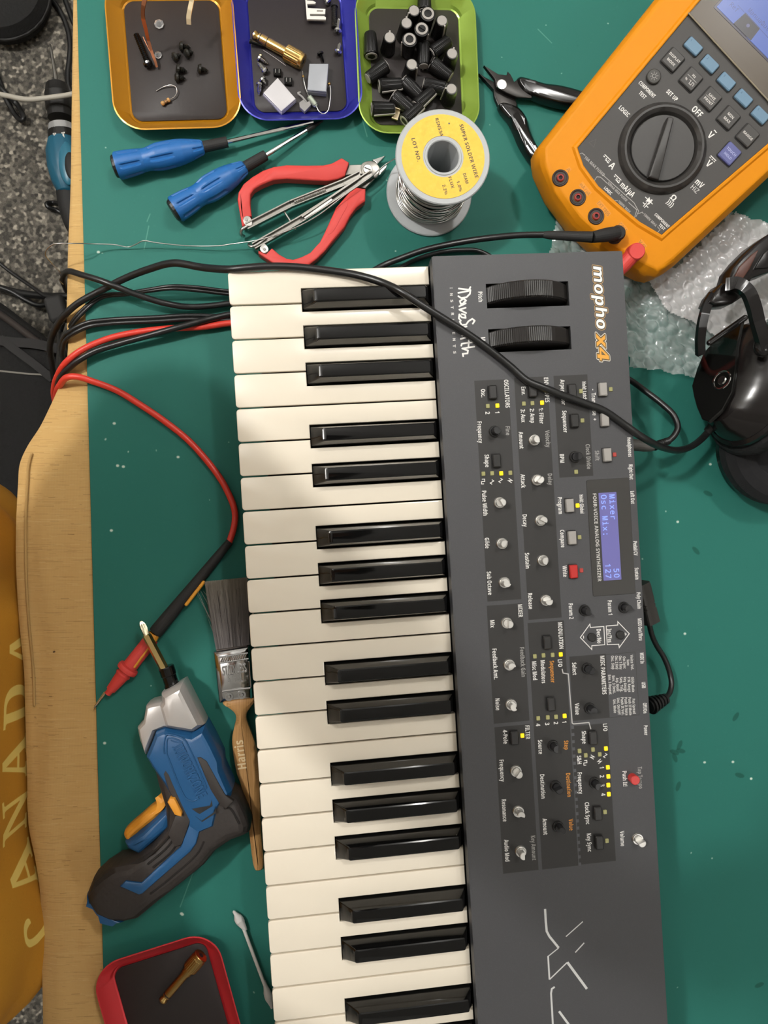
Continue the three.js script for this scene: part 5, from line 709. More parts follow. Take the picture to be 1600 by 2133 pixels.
// ---------------------------------------------------------------- cordless screwdriver
const fontB = await new FontLoader().loadAsync('fonts/droid/droid_sans_bold.typeface.json');
function raised(text, size, depth, A, B, up = UP) { // letters standing proud along A -> B
  const t = new TextGeometry(text, { font: fontB, size, depth, curveSegments: 3, bevelEnabled: false }); t.computeBoundingBox(); const w = t.boundingBox.max.x, L = A.distanceTo(B); t.scale(L / w, 1, 1);
  const x = B.clone().sub(A).normalize(), z = up.clone(), y = z.clone().cross(x).normalize(); return t.applyMatrix4(new THREE.Matrix4().makeBasis(x, y, z)).translate(A.x, A.y, A.z);
}
{
  const q = (x, y, h = 0) => P(160 + x * .275, 1380 + y * .275, h), f = (l, h) => l.map(([x, y]) => { const p = q(x, y, h); return [p.x, p.z]; });
  const g = thing('cordless_screwdriver', 'blue and black cordless screwdriver with silver nose and amber trigger', 'screwdriver', P(350, 1640, 0));
  const bl = std(0x184c78, .42, 0, { bumpMap: grainTex, bumpScale: .00004 }), bk = std(0x2a2522, .62, 0, { bumpMap: softTex, bumpScale: .0004 }), sv = std(0xbdb9b5, .33, .35);
  const slab = (n, l, hpx, y0, y1, b, m, o = {}, par = g, lab) => part(n, pill(f(l, hpx), TY + y0, TY + y1, b, { seg: 4, bt: b, ...o }), m, par, lab);
  slab('rubber_body', [[590, 700], [900, 500], [1000, 560], [1110, 700], [1120, 770], [1190, 930], [1240, 965], [1300, 1090], [1328, 1170], [1318, 1240], [1270, 1268], [1180, 1300], [1070, 1375], [985, 1480], [820, 1615], [640, 1755], [490, 1880], [400, 1900], [280, 1895], [180, 1850], [115, 1760], [106, 1700], [150, 1590], [220, 1525], [320, 1460], [420, 1440], [480, 1400], [600, 1330], [700, 1200], [690, 1060], [640, 900]], .019, .0012, .0375, .008, bk, { bt: .013 });
  slab('motor_housing', [[548, 672], [590, 570], [620, 490], [690, 462], [890, 500], [985, 442], [1050, 560], [1112, 690], [1118, 760], [1190, 925], [1180, 985], [1132, 1002], [1092, 1060], [1090, 1100], [1068, 1190], [938, 1246], [862, 1195], [800, 1090], [730, 965], [672, 860], [590, 745]], .022, .002, .0400, .005, bl, { bt: .011, crease: .5 });
  slab('rubber_inlay', [[910, 718], [940, 715], [985, 745], [1125, 1000], [1190, 1050], [1130, 1110], [1085, 1080], [1012, 962]], .040, .036, .0407, .0012, bk);
  slab('rubber_inlay', [[655, 845], [672, 815], [700, 850], [720, 900], [800, 1080], [860, 1200], [795, 1380], [740, 1400], [690, 1300], [745, 1160], [800, 1150], [700, 980]], .040, .034, .0404, .0012, bk);
  slab('blue_stripe', [[938, 1246], [905, 1372], [860, 1432], [495, 1750], [470, 1756], [328, 1694], [372, 1650], [400, 1655], [490, 1666], [790, 1390], [805, 1340], [862, 1195]], .038, .03, .0392, .0012, bl);
  slab('trigger_guard', [[690, 1062], [742, 1162], [705, 1250], [600, 1340], [482, 1446], [385, 1400], [365, 1350], [500, 1262], [660, 1112]], .024, .006, .030, .005, bl, { bt: .008 });
  slab('trigger', [[648, 968], [675, 1040], [668, 1105], [640, 1150], [500, 1262], [400, 1352], [362, 1320], [358, 1280], [400, 1230], [470, 1170], [560, 1092], [620, 1052], [640, 1000]], .020, .006, .0255, .0055, M.amber, { bt: .008, smooth: 60 });
  slab('direction_switch', [[690, 1050], [708, 1018], [745, 1022], [800, 1130], [795, 1160], [745, 1145]], .041, .036, .0440, .0014, M.amber);
  slab('battery_cap', [[106, 1700], [140, 1738], [228, 1775], [252, 1862], [320, 1880], [400, 1897], [280, 1908], [178, 1862], [110, 1765]], .020, .003, .0345, .004, bl, { bt: .008 });
  slab('nose_cone', [[655, 212], [730, 170], [822, 122], [900, 275], [985, 442], [900, 500], [860, 494], [690, 465], [640, 300], [660, 268]], .022, .003, .0385, .006, sv, { bt: .012, crease: .5 });
  slab('nose_cheek', [[480, 462], [525, 415], [545, 300], [570, 285], [660, 264], [760, 320], [870, 400], [900, 496], [690, 464], [620, 492], [545, 668], [500, 560]], .018, .003, .0330, .004, sv, { bt: .008, crease: .5 });
  slab('cheek_recess', [[668, 296], [690, 288], [760, 330], [768, 375], [735, 390], [695, 380], [670, 335]], .034, .031, .0344, .0012, std(0xa9a5a2, .3, .4), { smooth: 40 });
  // raised panel lines, letters and vents on the housing
  const hh = .0402, line = (l, r = .0005) => part('panel_line', tube(l.map(([x, y]) => q(x, y, hh)), r, { rad: 6, seg: l.length * 6 }), bl, g);
  line([[665, 690], [658, 640], [680, 548], [705, 545], [815, 585], [850, 640], [985, 950]]); line([[680, 690], [690, 575], [720, 572], [800, 605], [765, 605], [715, 590]]); line([[680, 690], [830, 1030], [880, 1050], [905, 1040]]);
  part('lettering', raised('IIIWORKZONE', .0078, .0010, q(722, 640, hh - .0002), q(915, 1035, hh - .0002)), bl, g, 'raised lettering in the same blue');
  for (const l of [[[870, 1108], [918, 1140], [1010, 1082], [1022, 1040], [1028, 1088], [930, 1148]], [[898, 1165], [945, 1200], [1040, 1135], [1052, 1090], [1056, 1140], [950, 1208]]]) slab('vent', l, .0402, .039, .0403, .0001, M.blackMatte);
  for (const o of [0, 1, 2]) part('grip_groove', tube([[500 + o * 40, 1500 + o * 25], [640 + o * 40, 1380 + o * 25], [720 + o * 25, 1290 + o * 30]].map(([x, y]) => q(x, y, .0376)), .0008, { rad: 6 }), bk, g);
  part('grip_groove', tube([[960, 1360], [920, 1440], [700, 1640], [560, 1750]].map(([x, y]) => q(x, y, .0374)), .0008, { rad: 6 }), bk, g); part('grip_groove', tube([[1120, 1105], [1160, 1105], [1230, 1220]].map(([x, y]) => q(x, y, .0376)), .0008, { rad: 6 }), bk, g);
  // chuck and bit
  const c0 = P(346, 1388, .0215), c1 = P(362, 1438, .0205), L = c0.distanceTo(c1); part('chuck', turned([[0, 0], [0, .0052], [.0008, .0057], [L * .35, .0057], [L * .38, .0052], [L * .72, .0052], [L * .75, .0056], [L, .0056], [L, 0]], c0, c1, 24), M.blackGloss, g);
  const h0 = P(342, 1393, .0215), h1 = P(306, 1324, .0215), t = P(293, 1294, .0215); part('bit_shank', turned([[0, 0], [0, .0033], [h0.distanceTo(h1), .0033], [h0.distanceTo(h1) + .001, .0026], [h0.distanceTo(h1) + .001, 0]], h0, h1, 6), std(0xcbb277, .28, 1), g);
  { const L = h1.distanceTo(t), rings = []; for (const [d, r, k] of [[0, .0026, 0], [L * .2, .0027, .1], [L * .5, .0031, .45], [L * .75, .0029, .5], [L, .0010, .3]]) { const ring = []; for (let i = 0; i < 32; i++) { const a = i / 32 * 2 * Math.PI; const rr = r * (1 - k * Math.abs(Math.sin(2 * a)) ** .8); ring.push(V(rr * Math.cos(a), d, rr * Math.sin(a))); } rings.push(ring.reverse()); } part('cross_tip', aim(loft(rings), h1, t), std(0xc9c1a4, .22, 1), g); }
}

// ---------------------------------------------------------------- paint brush
{
  const g = thing('paint_brush', 'flat paint brush with grey bristles, steel ferrule and wooden handle', 'brush', P(500, 1560, 0));
  const wood = std(0xffffff, .55, 0, { map: canvasTex(256, 512, (c, w, h) => { c.fillStyle = '#b08450'; c.fillRect(0, 0, w, h); for (let i = 0; i < 260; i++) { c.strokeStyle = rnd() < .5 ? `rgba(120,80,38,${.25 * rnd()})` : `rgba(214,172,112,${.25 * rnd()})`; c.lineWidth = .6 + rnd() * 1.6; const x = rnd() * w; c.beginPath(); c.moveTo(x, 0); c.bezierCurveTo(x + rr_(-6, 6), h * .3, x + rr_(-6, 6), h * .7, x + rr_(-8, 8), h); c.stroke(); } }, [1 / .03, 1 / .12]) });
  const hp = [[464, 1460], [528, 1452], [531, 1459], [524, 1470], [515, 1484], [514, 1494], [521, 1515], [531, 1543], [536, 1562], [541, 1627], [545, 1737], [549.5, 1800], [546, 1809], [534, 1811], [529, 1804], [519, 1732], [504, 1641], [493, 1608], [485, 1560], [484, 1535], [489, 1510], [492, 1494], [489, 1484], [476, 1473], [466, 1467]];
  part('wooden_handle', pill(flat(hp, .009), TY + .0028, TY + .0150, .0040, { seg: 4, bt: .0055, smooth: 90, crease: 1 }), wood, g);
  part('lettering', raised('Harris', .0066, .0002, P(514, 1602, .0150), P(506, 1541, .0150)), std(0xd8c096, .5), g, 'pale printed maker name');
  // ferrule
  const fe = std(0xc9c9c9, .13, 1), F0 = [[446, 1356], [519, 1344], [526, 1453], [458, 1462]];
  const top = flat([[455, 1354], [516, 1345], [524, 1453], [464, 1462]], .0145);
  part('ferrule', pill(flat(F0, .008), TY + .0012, TY + .0155, .0045, { seg: 5, bt: .0045, crease: .9 }), fe, g);
  const zz = .0157; part('ferrule_rib', tube([P(457, 1369, zz), P(516, 1360, zz)], .0007, { rad: 8 }), fe, g); part('ferrule_rib', tube([P(459, 1381, zz), P(517, 1372, zz)], .0007, { rad: 8 }), fe, g); part('ferrule_rib', tube([P(464, 1440, zz), P(521, 1433, zz)], .0009, { rad: 8 }), fe, g); part('ferrule_rib', tube([P(519, 1378, zz - .0006), P(523, 1432, zz - .0006)], .0007, { rad: 8 }), fe, g);
  for (let i = 0; i < 12; i++) part('rope_mark', tube([P(460 + i * 4.5, 1379 - i * .68, zz), P(464 + i * 4.5, 1369.5 - i * .68, zz)], .0006, { rad: 6 }), fe, g);
  part('ferrule_lettering', raised('STAINLESS', .0070, .0011, P(464, 1407, zz - .0003), P(515, 1399.5, zz - .0003)), fe, g, 'embossed words'); part('ferrule_lettering', raised('STEEL', .0070, .0011, P(475, 1424, zz - .0003), P(507, 1419.5, zz - .0003)), fe, g, 'embossed words');
  for (const [x, y] of [[477, 1451], [503.5, 1447]]) { const p = P(x, y, zz - .0004); part('nail', turned([[0, .0034], [.0005, .0032], [.0002, .0016], [.0010, .0012], [.0012, 0]], p, p.clone().add(UP), 20), fe, g); }
  // bristles
  const hair = [], tipC = [], N = 1500;
  for (let i = 0; i < N; i++) { const u = rnd(), v = rnd(), a = P(450 + 70 * u, 1353 - 10 * u, .003 + .010 * v), stray = i < 16, tu = stray ? -.35 * rnd() - .02 : Math.min(1, Math.max(0, u + rr_(-.05, .05))), len = stray ? rr_(.2, .95) : 1 - .05 * rnd() * rnd(), b = P(426 + 90 * tu, 1211 - 9 * Math.max(0, tu), .002 + .0125 * (v * .8 + .1) ), e = a.clone().lerp(b, len), m = a.clone().lerp(e, .5).add(V(rr_(-.0006, .0006), rr_(-.0002, .0007), 0)), r = .00019;
    const d = e.clone().sub(a).normalize(), s = d.clone().cross(UP).normalize(), up = s.clone().cross(d); const rings = [[a, 1], [m, 1], [e, .35]].map(([p, k]) => [0, 1, 2].map((j) => p.clone().addScaledVector(s, r * k * Math.cos(j * 2.094)).addScaledVector(up, r * k * Math.sin(j * 2.094)))), pos = [];
    for (let k = 0; k < 2; k++) for (let j = 0; j < 3; j++) { const A = rings[k][j], B = rings[k][(j + 1) % 3], C = rings[k + 1][j], D = rings[k + 1][(j + 1) % 3]; for (const w of [A, B, D, A, D, C]) pos.push(w.x, w.y, w.z); }
    hair.push(pos); const t = .55 + .45 * rnd(); const cs = [[.24, .215, .21], [.27, .24, .22], [.36, .315, .25]]; for (let k = 0; k < 2; k++) for (let j = 0; j < 3; j++) for (const r of [0, 0, 1, 0, 1, 1]) { const w = cs[k + r]; tipC.push(w[0] * t, w[1] * t, w[2] * t); } }
  const bg = new THREE.BufferGeometry(); bg.setAttribute('position', new THREE.Float32BufferAttribute(hair.flat(), 3)); bg.setAttribute('color', new THREE.Float32BufferAttribute(tipC, 3)); bg.computeVertexNormals();
  part('bristles', bg, std(0xffffff, .5, 0, { vertexColors: true }), g, 'grey bristles with brownish tips').userData.kind = 'stuff';
  part('bristle_core', pill(flat([[452, 1360], [518, 1350], [508, 1222], [436, 1230]], .006), TY + .003, TY + .0105, .002), std(0x5a524c, .7), g);
}
// ---------------------------------------------------------------- cotton swab
{
  const a = P(487, 1898, .004), b = P(512, 1938, .004), c = P(551, 2047, .004), d = P(567, 2102, .004), g = thing('cotton_swab', 'used white cotton swab lying beside the red tray', 'cotton swab', V(b.x, TY, b.z)), cot = std(0xc9c6c2, .95), lumpy = (geo, k) => { const p = geo.attributes.position; for (let i = 0; i < p.count; i++) { const x = p.getX(i), y = p.getY(i), z = p.getZ(i), n = k * noise.noise(x * 420, y * 420, z * 420); p.setXYZ(i, x + n, y + n * .5, z + n); } geo.computeVertexNormals(); return geo; };
  part('stick', rod(b.clone().lerp(a, .3), c.clone().lerp(d, .3), .0013), std(0xd6d3cd, .5), g);
  const L = a.distanceTo(b), L2 = d.distanceTo(c), head = (L, f) => [[0, 0], ...[...Array(9)].map((_, i) => [L * (i + .3) / 9, f * [.0011, .0016, .0024, .0034, .0036, .0033, .0027, .0021, .0016][i]]), [L, .0013]];
  part('cotton_tip', lumpy(turned(head(L, .95), a, b, 24), .0009), cot, g); part('cotton_tip', lumpy(turned(head(L2 * 1.05, .85), d, c, 24), .0004), cot, g);
}

// ---------------------------------------------------------------- bubble wrap
{
  const inside = (x, z, poly) => { let c = false; for (let i = 0, j = poly.length - 1; i < poly.length; j = i++) { const a = poly[i], b = poly[j]; if ((a[1] > z) !== (b[1] > z) && x < (b[0] - a[0]) * (z - a[1]) / (b[1] - a[1]) + a[0]) c = !c; } return c; };
  const g = thing('bubble_wrap', 'crumpled sheet of clear bubble wrap under the meter and headphones', 'bubble wrap', P(1380, 680, 0));
  const wrapM = new THREE.MeshPhysicalMaterial({ color: 0xeff3f2, roughness: .07, transmission: .72, thickness: 0, ior: 1.5, specularIntensity: 1, side: THREE.DoubleSide });
  const milky = new THREE.MeshPhysicalMaterial({ color: 0xe9e6e6, roughness: .2, transmission: .48, thickness: 0, ior: 1.5, side: THREE.DoubleSide });
  const sheet = (outline, lift, seedZ, m, name, amp) => {
    const poly = flat(outline, .006), xs = poly.map((p) => p[0]), zs = poly.map((p) => p[1]), x0 = Math.min(...xs), x1 = Math.max(...xs), z0 = Math.min(...zs), z1 = Math.max(...zs), d = .0011, nx = Math.ceil((x1 - x0) / d), nz = Math.ceil((z1 - z0) / d), pos = [], idx = [], keep = [];
    const pit = .0098, H = (x, z) => { const u = x * .82 + z * .57 + .0012 * fbm(x * 60, z * 60, seedZ), v = -x * .57 + z * .82; const row = Math.round(v / (pit * .866)); let best = 1; for (let r = row - 1; r <= row + 1; r++) { const o = (r & 1) * pit / 2, c = Math.round((u - o) / pit); const dd = Math.hypot(u - o - c * pit, v - r * pit * .866) / .0044; if (dd < best) best = dd; }
      const dome = best < 1 ? Math.sqrt(1 - best * best) * (.0024 + (seedZ < 2 ? .0012 : 0)) : 0, crease = Math.abs(fbm(x * 40 + 3, z * 24, seedZ)) + .8 * Math.abs(fbm(x * 70 - z * 60, z * 34 + x * 30, seedZ + 1)); return TY + .0012 + lift + amp * (.45 + .55 * fbm(x * 13, z * 13, seedZ + 2)) + amp * (seedZ < 2 ? .85 : .62) * crease + dome * (.55 + .45 * fbm(x * 50, z * 50, seedZ + 4)); };
    for (let j = 0; j <= nz; j++) for (let i = 0; i <= nx; i++) { const x = x0 + i * d, z = z0 + j * d; pos.push(x, Math.max(TY + .0006, H(x, z)), z); const w = .0022 * fbm(x * 130, z * 130, seedZ); keep.push(inside(x + w, z + w, poly)); }
    const W = nx + 1; for (let j = 0; j < nz; j++) for (let i = 0; i < nx; i++) { const a = j * W + i; if (keep[a] && keep[a + 1] && keep[a + W] && keep[a + W + 1]) idx.push(a, a + W, a + W + 1, a, a + W + 1, a + 1); }
    const bg = new THREE.BufferGeometry(); bg.setAttribute('position', new THREE.Float32BufferAttribute(pos, 3)); bg.setIndex(idx); bg.computeVertexNormals(); part(name, bg, m, g);
  };
  sheet([[1168, 425], [1150, 470], [1143, 535], [1250, 640], [1300, 700], [1312, 764], [1345, 768], [1400, 780], [1450, 788], [1490, 800], [1560, 760], [1640, 700], [1640, 470], [1600, 470], [1560, 458], [1525, 438], [1505, 445], [1480, 420], [1300, 380]], 0, 1.3, wrapM, 'wrap_sheet', .0052);
  sheet([[1300, 545], [1330, 575], [1350, 600], [1380, 650], [1420, 668], [1462, 690], [1500, 720], [1560, 690], [1640, 640], [1640, 480], [1560, 462], [1522, 442], [1440, 520], [1400, 560], [1340, 560]], .0062, 4.1, milky, 'folded_layer', .0040);
}

// ---------------------------------------------------------------- headphones
{
  const g = thing('headphones', 'large black headphones lying on the bubble wrap with velvet ear pads', 'headphones', P(1530, 800, 0));
  const shell = std(0x161414, .18), satin = std(0x141110, .24), velvet = std(0x0f0f11, .95, 0, { sheen: .35, sheenRoughness: .5, sheenColor: new THREE.Color(0x2e2e38), bumpMap: softTex, bumpScale: .0006 });
  const be = 24 * D2R, C0 = P(1500, 775, .056), n = V(-.95 * Math.cos(be), Math.sin(be), -.3 * Math.cos(be)).normalize(), e1 = UP.clone().cross(n).normalize(), e2 = n.clone().cross(e1);
  const out = [[1441, 804], [1452, 768], [1466, 734], [1484, 714], [1504, 696], [1526, 678], [1547, 663], [1541, 690], [1535, 720], [1531, 772], [1524, 817], [1504, 854], [1476, 879], [1462, 873], [1451, 848], [1445, 826]].map(([x, y]) => hit(x, y, C0, n));
  const cen = out.reduce((s, v) => s.add(v), V(0, 0, 0)).multiplyScalar(1 / out.length), sc = (k, d) => out.map((v) => cen.clone().add(v.clone().sub(cen).multiplyScalar(k)).addScaledVector(n, d));
  part('outer_plate', loft([sc(1, -.003), sc(1, -.0006), sc(.98, 0)], { crease: .5 }), std(0x10100f, .05), g, 'mirror-gloss black cover plate');
  const em = hit(1504, 792, C0, n); part('emblem_ring', aim(fin(new THREE.TorusGeometry(.0068, .0007, 8, 32), .8).rotateX(Math.PI / 2), em.clone().addScaledVector(n, .0002), em.clone().addScaledVector(n, 1)), M.chrome, g); part('emblem', turned([[0, 0], [0, .0036], [.0008, .003], [.0012, 0]], em, em.clone().add(n), 24), M.chrome, g);
  const N = 48, ring = (a, b, d, dx = 0, dy = 0) => [...Array(N)].map((_, i) => { const t = i / N * 2 * Math.PI; return cen.clone().addScaledVector(e1, dx + a * Math.cos(t)).addScaledVector(e2, dy + b * Math.sin(t)).addScaledVector(n, d); });
  part('cup_shell', loft([ring(.028, .014, -.0035, 0, .004), ring(.038, .020, -.006, 0, .008), ring(.043, .027, -.013, 0, .010), ring(.046, .034, -.026, 0, .010), ring(.047, .035, -.028, 0, .010)], { crease: .5 }), satin, g);
  part('cup_rim', loft([ring(.047, .035, -.027, 0, .010), ring(.0495, .037, -.029, 0, .010), ring(.0495, .037, -.032, 0, .010), ring(.047, .035, -.034, 0, .010)], { crease: .5 }), shell, g);
  part('ear_pad', loft([ring(.046, .036, -.033, 0, .009), ring(.051, .041, -.037, 0, .008), ring(.052, .043, -.045, 0, .006), ring(.049, .041, -.053, 0, .006), ring(.042, .036, -.056, 0, .006), ring(.034, .03, -.054, 0, .006), ring(.03, .027, -.046, 0, .006)], { crease: 1.2 }), velvet, g, 'black velvet ear pad');
  const s0 = P(1487, 882, .036), s1 = P(1473, 900, .033); part('strain_relief', turned([[0, 0], [0, .0040], [s0.distanceTo(s1) * .9, .0033], [s0.distanceTo(s1), .0028], [s0.distanceTo(s1), 0]], s0, s1), M.blackPlastic, g);
  // yoke and slider
  const slab = (nm, l, h, y0, y1, m = satin, b = .002) => part(nm, pill(flat(l, h), TY + y0, TY + y1, b, { seg: 3 }), m, g);
  part('yoke_arm', ribbon(pts([[1487, 612, .086], [1474, 634, .084], [1464, 668, .080], [1459, 705, .074], [1459, 738, .066]]), .0062, .0036), shell, g);
  part('yoke_arm', ribbon(pts([[1512, 594, .092], [1535, 592, .096], [1556, 606, .098], [1569, 634, .098], [1578, 670, .096], [1586, 700, .092], [1590, 726, .085]]), .0088, .005), shell, g);
  part('yoke_end', new THREE.SphereGeometry(.0068, 20, 14).scale(1, .8, 1.1).translate(...P(1589, 722, .084).toArray()), shell, g);
  part('yoke_strut', tube(pts([[1478, 714, .066], [1515, 688, .07], [1552, 662, .074]]), .0022), satin, g);
  slab('slider_block', [[1474, 632], [1482, 614], [1500, 592], [1516, 590], [1532, 606], [1543, 620], [1522, 634], [1484, 637]], .085, .070, .089);
  slab('headband_arm', [[1516, 588], [1524, 561], [1544, 536], [1572, 508], [1600, 488], [1660, 452], [1690, 490], [1640, 550], [1600, 568], [1566, 579], [1556, 594]], .078, .060, .080);
  slab('headband_inlay', [[1530, 578], [1540, 556], [1566, 530], [1580, 520], [1562, 560], [1548, 580]], .081, .078, .0815, std(0x4a2a20, .4), .0006); slab('headband_inlay', [[1572, 560], [1590, 528], [1612, 510], [1625, 530], [1600, 558]], .081, .078, .0815, satin, .0006);
  part('headband', ribbon([P(1660, 470, .07), P(1760, 440, .075), P(1900, 480, .08), P(1980, 640, .08), P(1940, 800, .06), P(1800, 900, .045), P(1700, 920, .04)], .026, .006), satin, g);
  // the other cup, lying pad up
  const o = P(1618, 932, .024), T = (p) => turned(p, V(o.x, TY, o.z), V(o.x, TY + 1, o.z), 48);
  part('cup_shell', T([[.0006, 0], [.0006, .03], [.008, .042], [.016, .043], [.016, 0]]), satin, g); part('ear_pad', T([[.014, .034], [.014, .0425], [.020, .0455], [.028, .0455], [.034, .041], [.036, .034], [.034, .026], [.026, .022], [.024, 0]]), velvet, g, 'black velvet ear pad');
}

// ---------------------------------------------------------------- things on the floor
const FL = -TY;
{
  const ax = (x, y, h) => P(x, y, FL + h), g = thing('cordless_drill', 'teal and black drill lying on the floor under the table edge', 'drill', ax(130, 260, 0)), R = .03;
  const c0 = ax(118, 172, .034), c1 = ax(127, 262, .034), L = c0.distanceTo(c1), bit0 = ax(104, 90, .034), teal = std(0x1d5a72, .42);
  part('drill_bit', turned([[0, 0], [.002, .0012], [.012, .0024], [.040, .0030], [bit0.distanceTo(c0), .0036], [bit0.distanceTo(c0), 0]], bit0, c0, 10), M.steelDull, g);
  part('chuck', turned([[0, 0], [0, .011], [.004, .017], [L * .25, .020], [L * .27, .021], [L * .62, .021], [L * .65, .019], [L * .82, .0195], [L * .82, 0]], c0, c1, 28), M.blackPlastic, g);
  const c2 = ax(129, 276, .034), c3 = ax(130, 292, .034); part('torque_ring', turned([[0, 0], [0, .0200], [c1.distanceTo(c2), .0212], [c1.distanceTo(c2), 0]], c1, c2, 32), std(0xb5b5b5, .35, .4), g); part('gear_collar', turned([[0, 0], [0, .0212], [c2.distanceTo(c3), .0222], [c2.distanceTo(c3), 0]], c2, c3, 32), M.blackPlastic, g);
  for (const [x, y] of [[113, 281], [131, 279]]) part('printed_mark', merge(bar(ax(x, y - 3, .0562), ax(x + 2, y + 8, .0562), .0024, .0004), bar(ax(x - 3, y - 2, .0562), ax(x + 4, y - 3, .0562), .0024, .0004)), M.white, g);
  const c4 = ax(141, 405, .034), L4 = c3.distanceTo(c4); part('motor_body', turned([[0, 0], [0, .0225], [L4 * .2, .0275], [L4 * .5, .0275], [L4 * .75, .0235], [L4 * .95, .016], [L4, .010], [L4, 0]], c3, c4, 32), teal, g);
  part('body_inlay', aim(new THREE.SphereGeometry(1, 20, 14).scale(.014, .036, .008), ax(140, 340, .056), ax(146, 400, .056)), std(0x2f6f86, .35), g); part('switch', aim(new THREE.SphereGeometry(1, 16, 10).scale(.009, .022, .006), ax(147, 345, .062), ax(150, 380, .062)), M.blackMatte, g);
  part('grip', tube([ax(140, 398, .03), ax(146, 430, .028), ax(160, 470, .026), ax(200, 520, .025)], .018), M.blackMatte, g);
}
const fc = (name, list, r, m, label, seg) => single(name, tube(list.map(([x, y, h]) => P(x, y, FL + (h ?? r))), r, { seg: seg ?? list.length * 12 }), m, label, 'cable', P(list[0][0], list[0][1], FL));
fc('floor_cable', [[-40, 190, .05], [13, 199, .06], [56, 207, .066], [112, 202, .072], [150, 196, .07], [240, 170, .05]], .0040, M.cableWhite, 'off-white cable crossing over the drill on the floor');
fc('floor_cable', [[-30, 110], [0, 171], [13, 207], [32, 240], [44, 250, .012], [49, 248, .014], [46, 235, .012], [34, 216], [14, 196, .012], [-20, 160, .01]], .0042, M.cable, 'black cable bent into a tight loop on the floor');
fc('floor_cable', [[70, -60], [108, -2], [126, 25], [139, 56], [146, 90], [144, 126], [141, 156], [146, 187], [180, 220]], .0042, M.cable, 'black cable on the floor running beside the drill chuck');
fc('floor_cable', [[110, -60], [135, -2], [145, 25], [156, 52], [190, 90]], .0046, M.cable, 'black cable at the top of the floor strip, close to the table edge');
fc('floor_cable', [[200, 430, .03], [144, 427, .02], [110, 422], [97, 424, .01], [100, 431, .01], [118, 438], [140, 450], [200, 470]], .0036, M.cable, 'thin black cable looping on the floor below the drill');
fc('floor_cable', [[-30, 525, .03], [20, 565, .03], [70, 600, .04], [97, 618, .05], [128, 620, .06]], .0030, M.cable, 'thin black cable slanting across the floor by the cloth');
fc('floor_cable', [[-30, 588, .01], [0, 600, .012], [30, 608, .014], [60, 613, .02], [100, 617, .03], [138, 617, .05], [200, 615, .05]], .0060, M.cable, 'thick black cable crossing the floor by the cloth');
fc('floor_cable', [[-30, 590, .02], [20, 606, .02], [55, 626, .02], [80, 636, .022], [105, 633, .03], [128, 632, .05]], .0042, M.cable, 'black cable sagging below the thick one on the floor');
{ const p = P(120, 645, FL + .35), g = thing('power_adapter', 'black adapter hanging behind the cable bundle at the table edge', 'adapter', p); part('adapter_body', new RoundedBoxGeometry(.024, .02, .034, 3, .006).rotateY(.3).translate(p.x, p.y, p.z), M.blackMatte, g); part('cord', tube([p.clone().add(V(.01, .012, .02)), P(126, 690, -.4), P(124, 730, -.26), P(120, 800, -.16)], .003), M.cable, g); }
{ // black fabric bag beside the sitter
  const h = -.42, g = thing('black_bag', 'black fabric box bag with a pale seam on the floor by the sitter', 'bag', P(20, 850, FL));
  const cloth = std(0x0d0c0b, .95, 0, { bumpMap: softTex, bumpScale: .001 }), top = [[-190, 500], [-60, 600], [0, 640], [70, 694], [112, 724], [150, 780], [160, 1060], [-190, 1080]];
  part('bag_body', pill(flat(top, h), .002, TY + h, .018, { seg: 4, bt: .012 }), cloth, g); part('piping', tube([[-60, 622], [0, 655], [70, 706], [108, 734]].map(([x, y]) => P(x, y, h + .0005)), .0045), std(0x241c17, .8), g); part('seam', tube([[-60, 769], [0, 773], [60, 779], [112, 781]].map(([x, y]) => P(x, y, h + .001)), .0014, { rad: 6 }), std(0x77736b, .8), g);
  part('strap', ribbon([[-60, 700], [20, 712], [70, 716], [120, 726]].map(([x, y]) => P(x, y, h + .004)), .012, .002), std(0x151312, .8), g); part('strap', ribbon([[0, 705], [40, 735], [80, 765], [110, 790]].map(([x, y]) => P(x, y, h + .005)), .010, .002), std(0x151312, .8), g);
}
{ const c = P(-10, -34, -.70), g = thing('floor_cushion', 'black round padded thing on the floor at the photo corner', 'cushion', V(c.x, 0, c.z)); part('pad', turned([[0, 0], [0, .068], [.012, .076], [.034, .078], [.05, .07], [.056, .05], [.058, 0]], V(c.x, 0, c.z), V(c.x, 1, c.z), 48), std(0x0c0b0a, .85, 0, { bumpMap: softTex, bumpScale: .001 }), g); part('edge_piping', fin(new THREE.TorusGeometry(.078, .003, 8, 64), .8).rotateX(Math.PI / 2).translate(c.x, .03, c.z), std(0x141210, .7), g); }

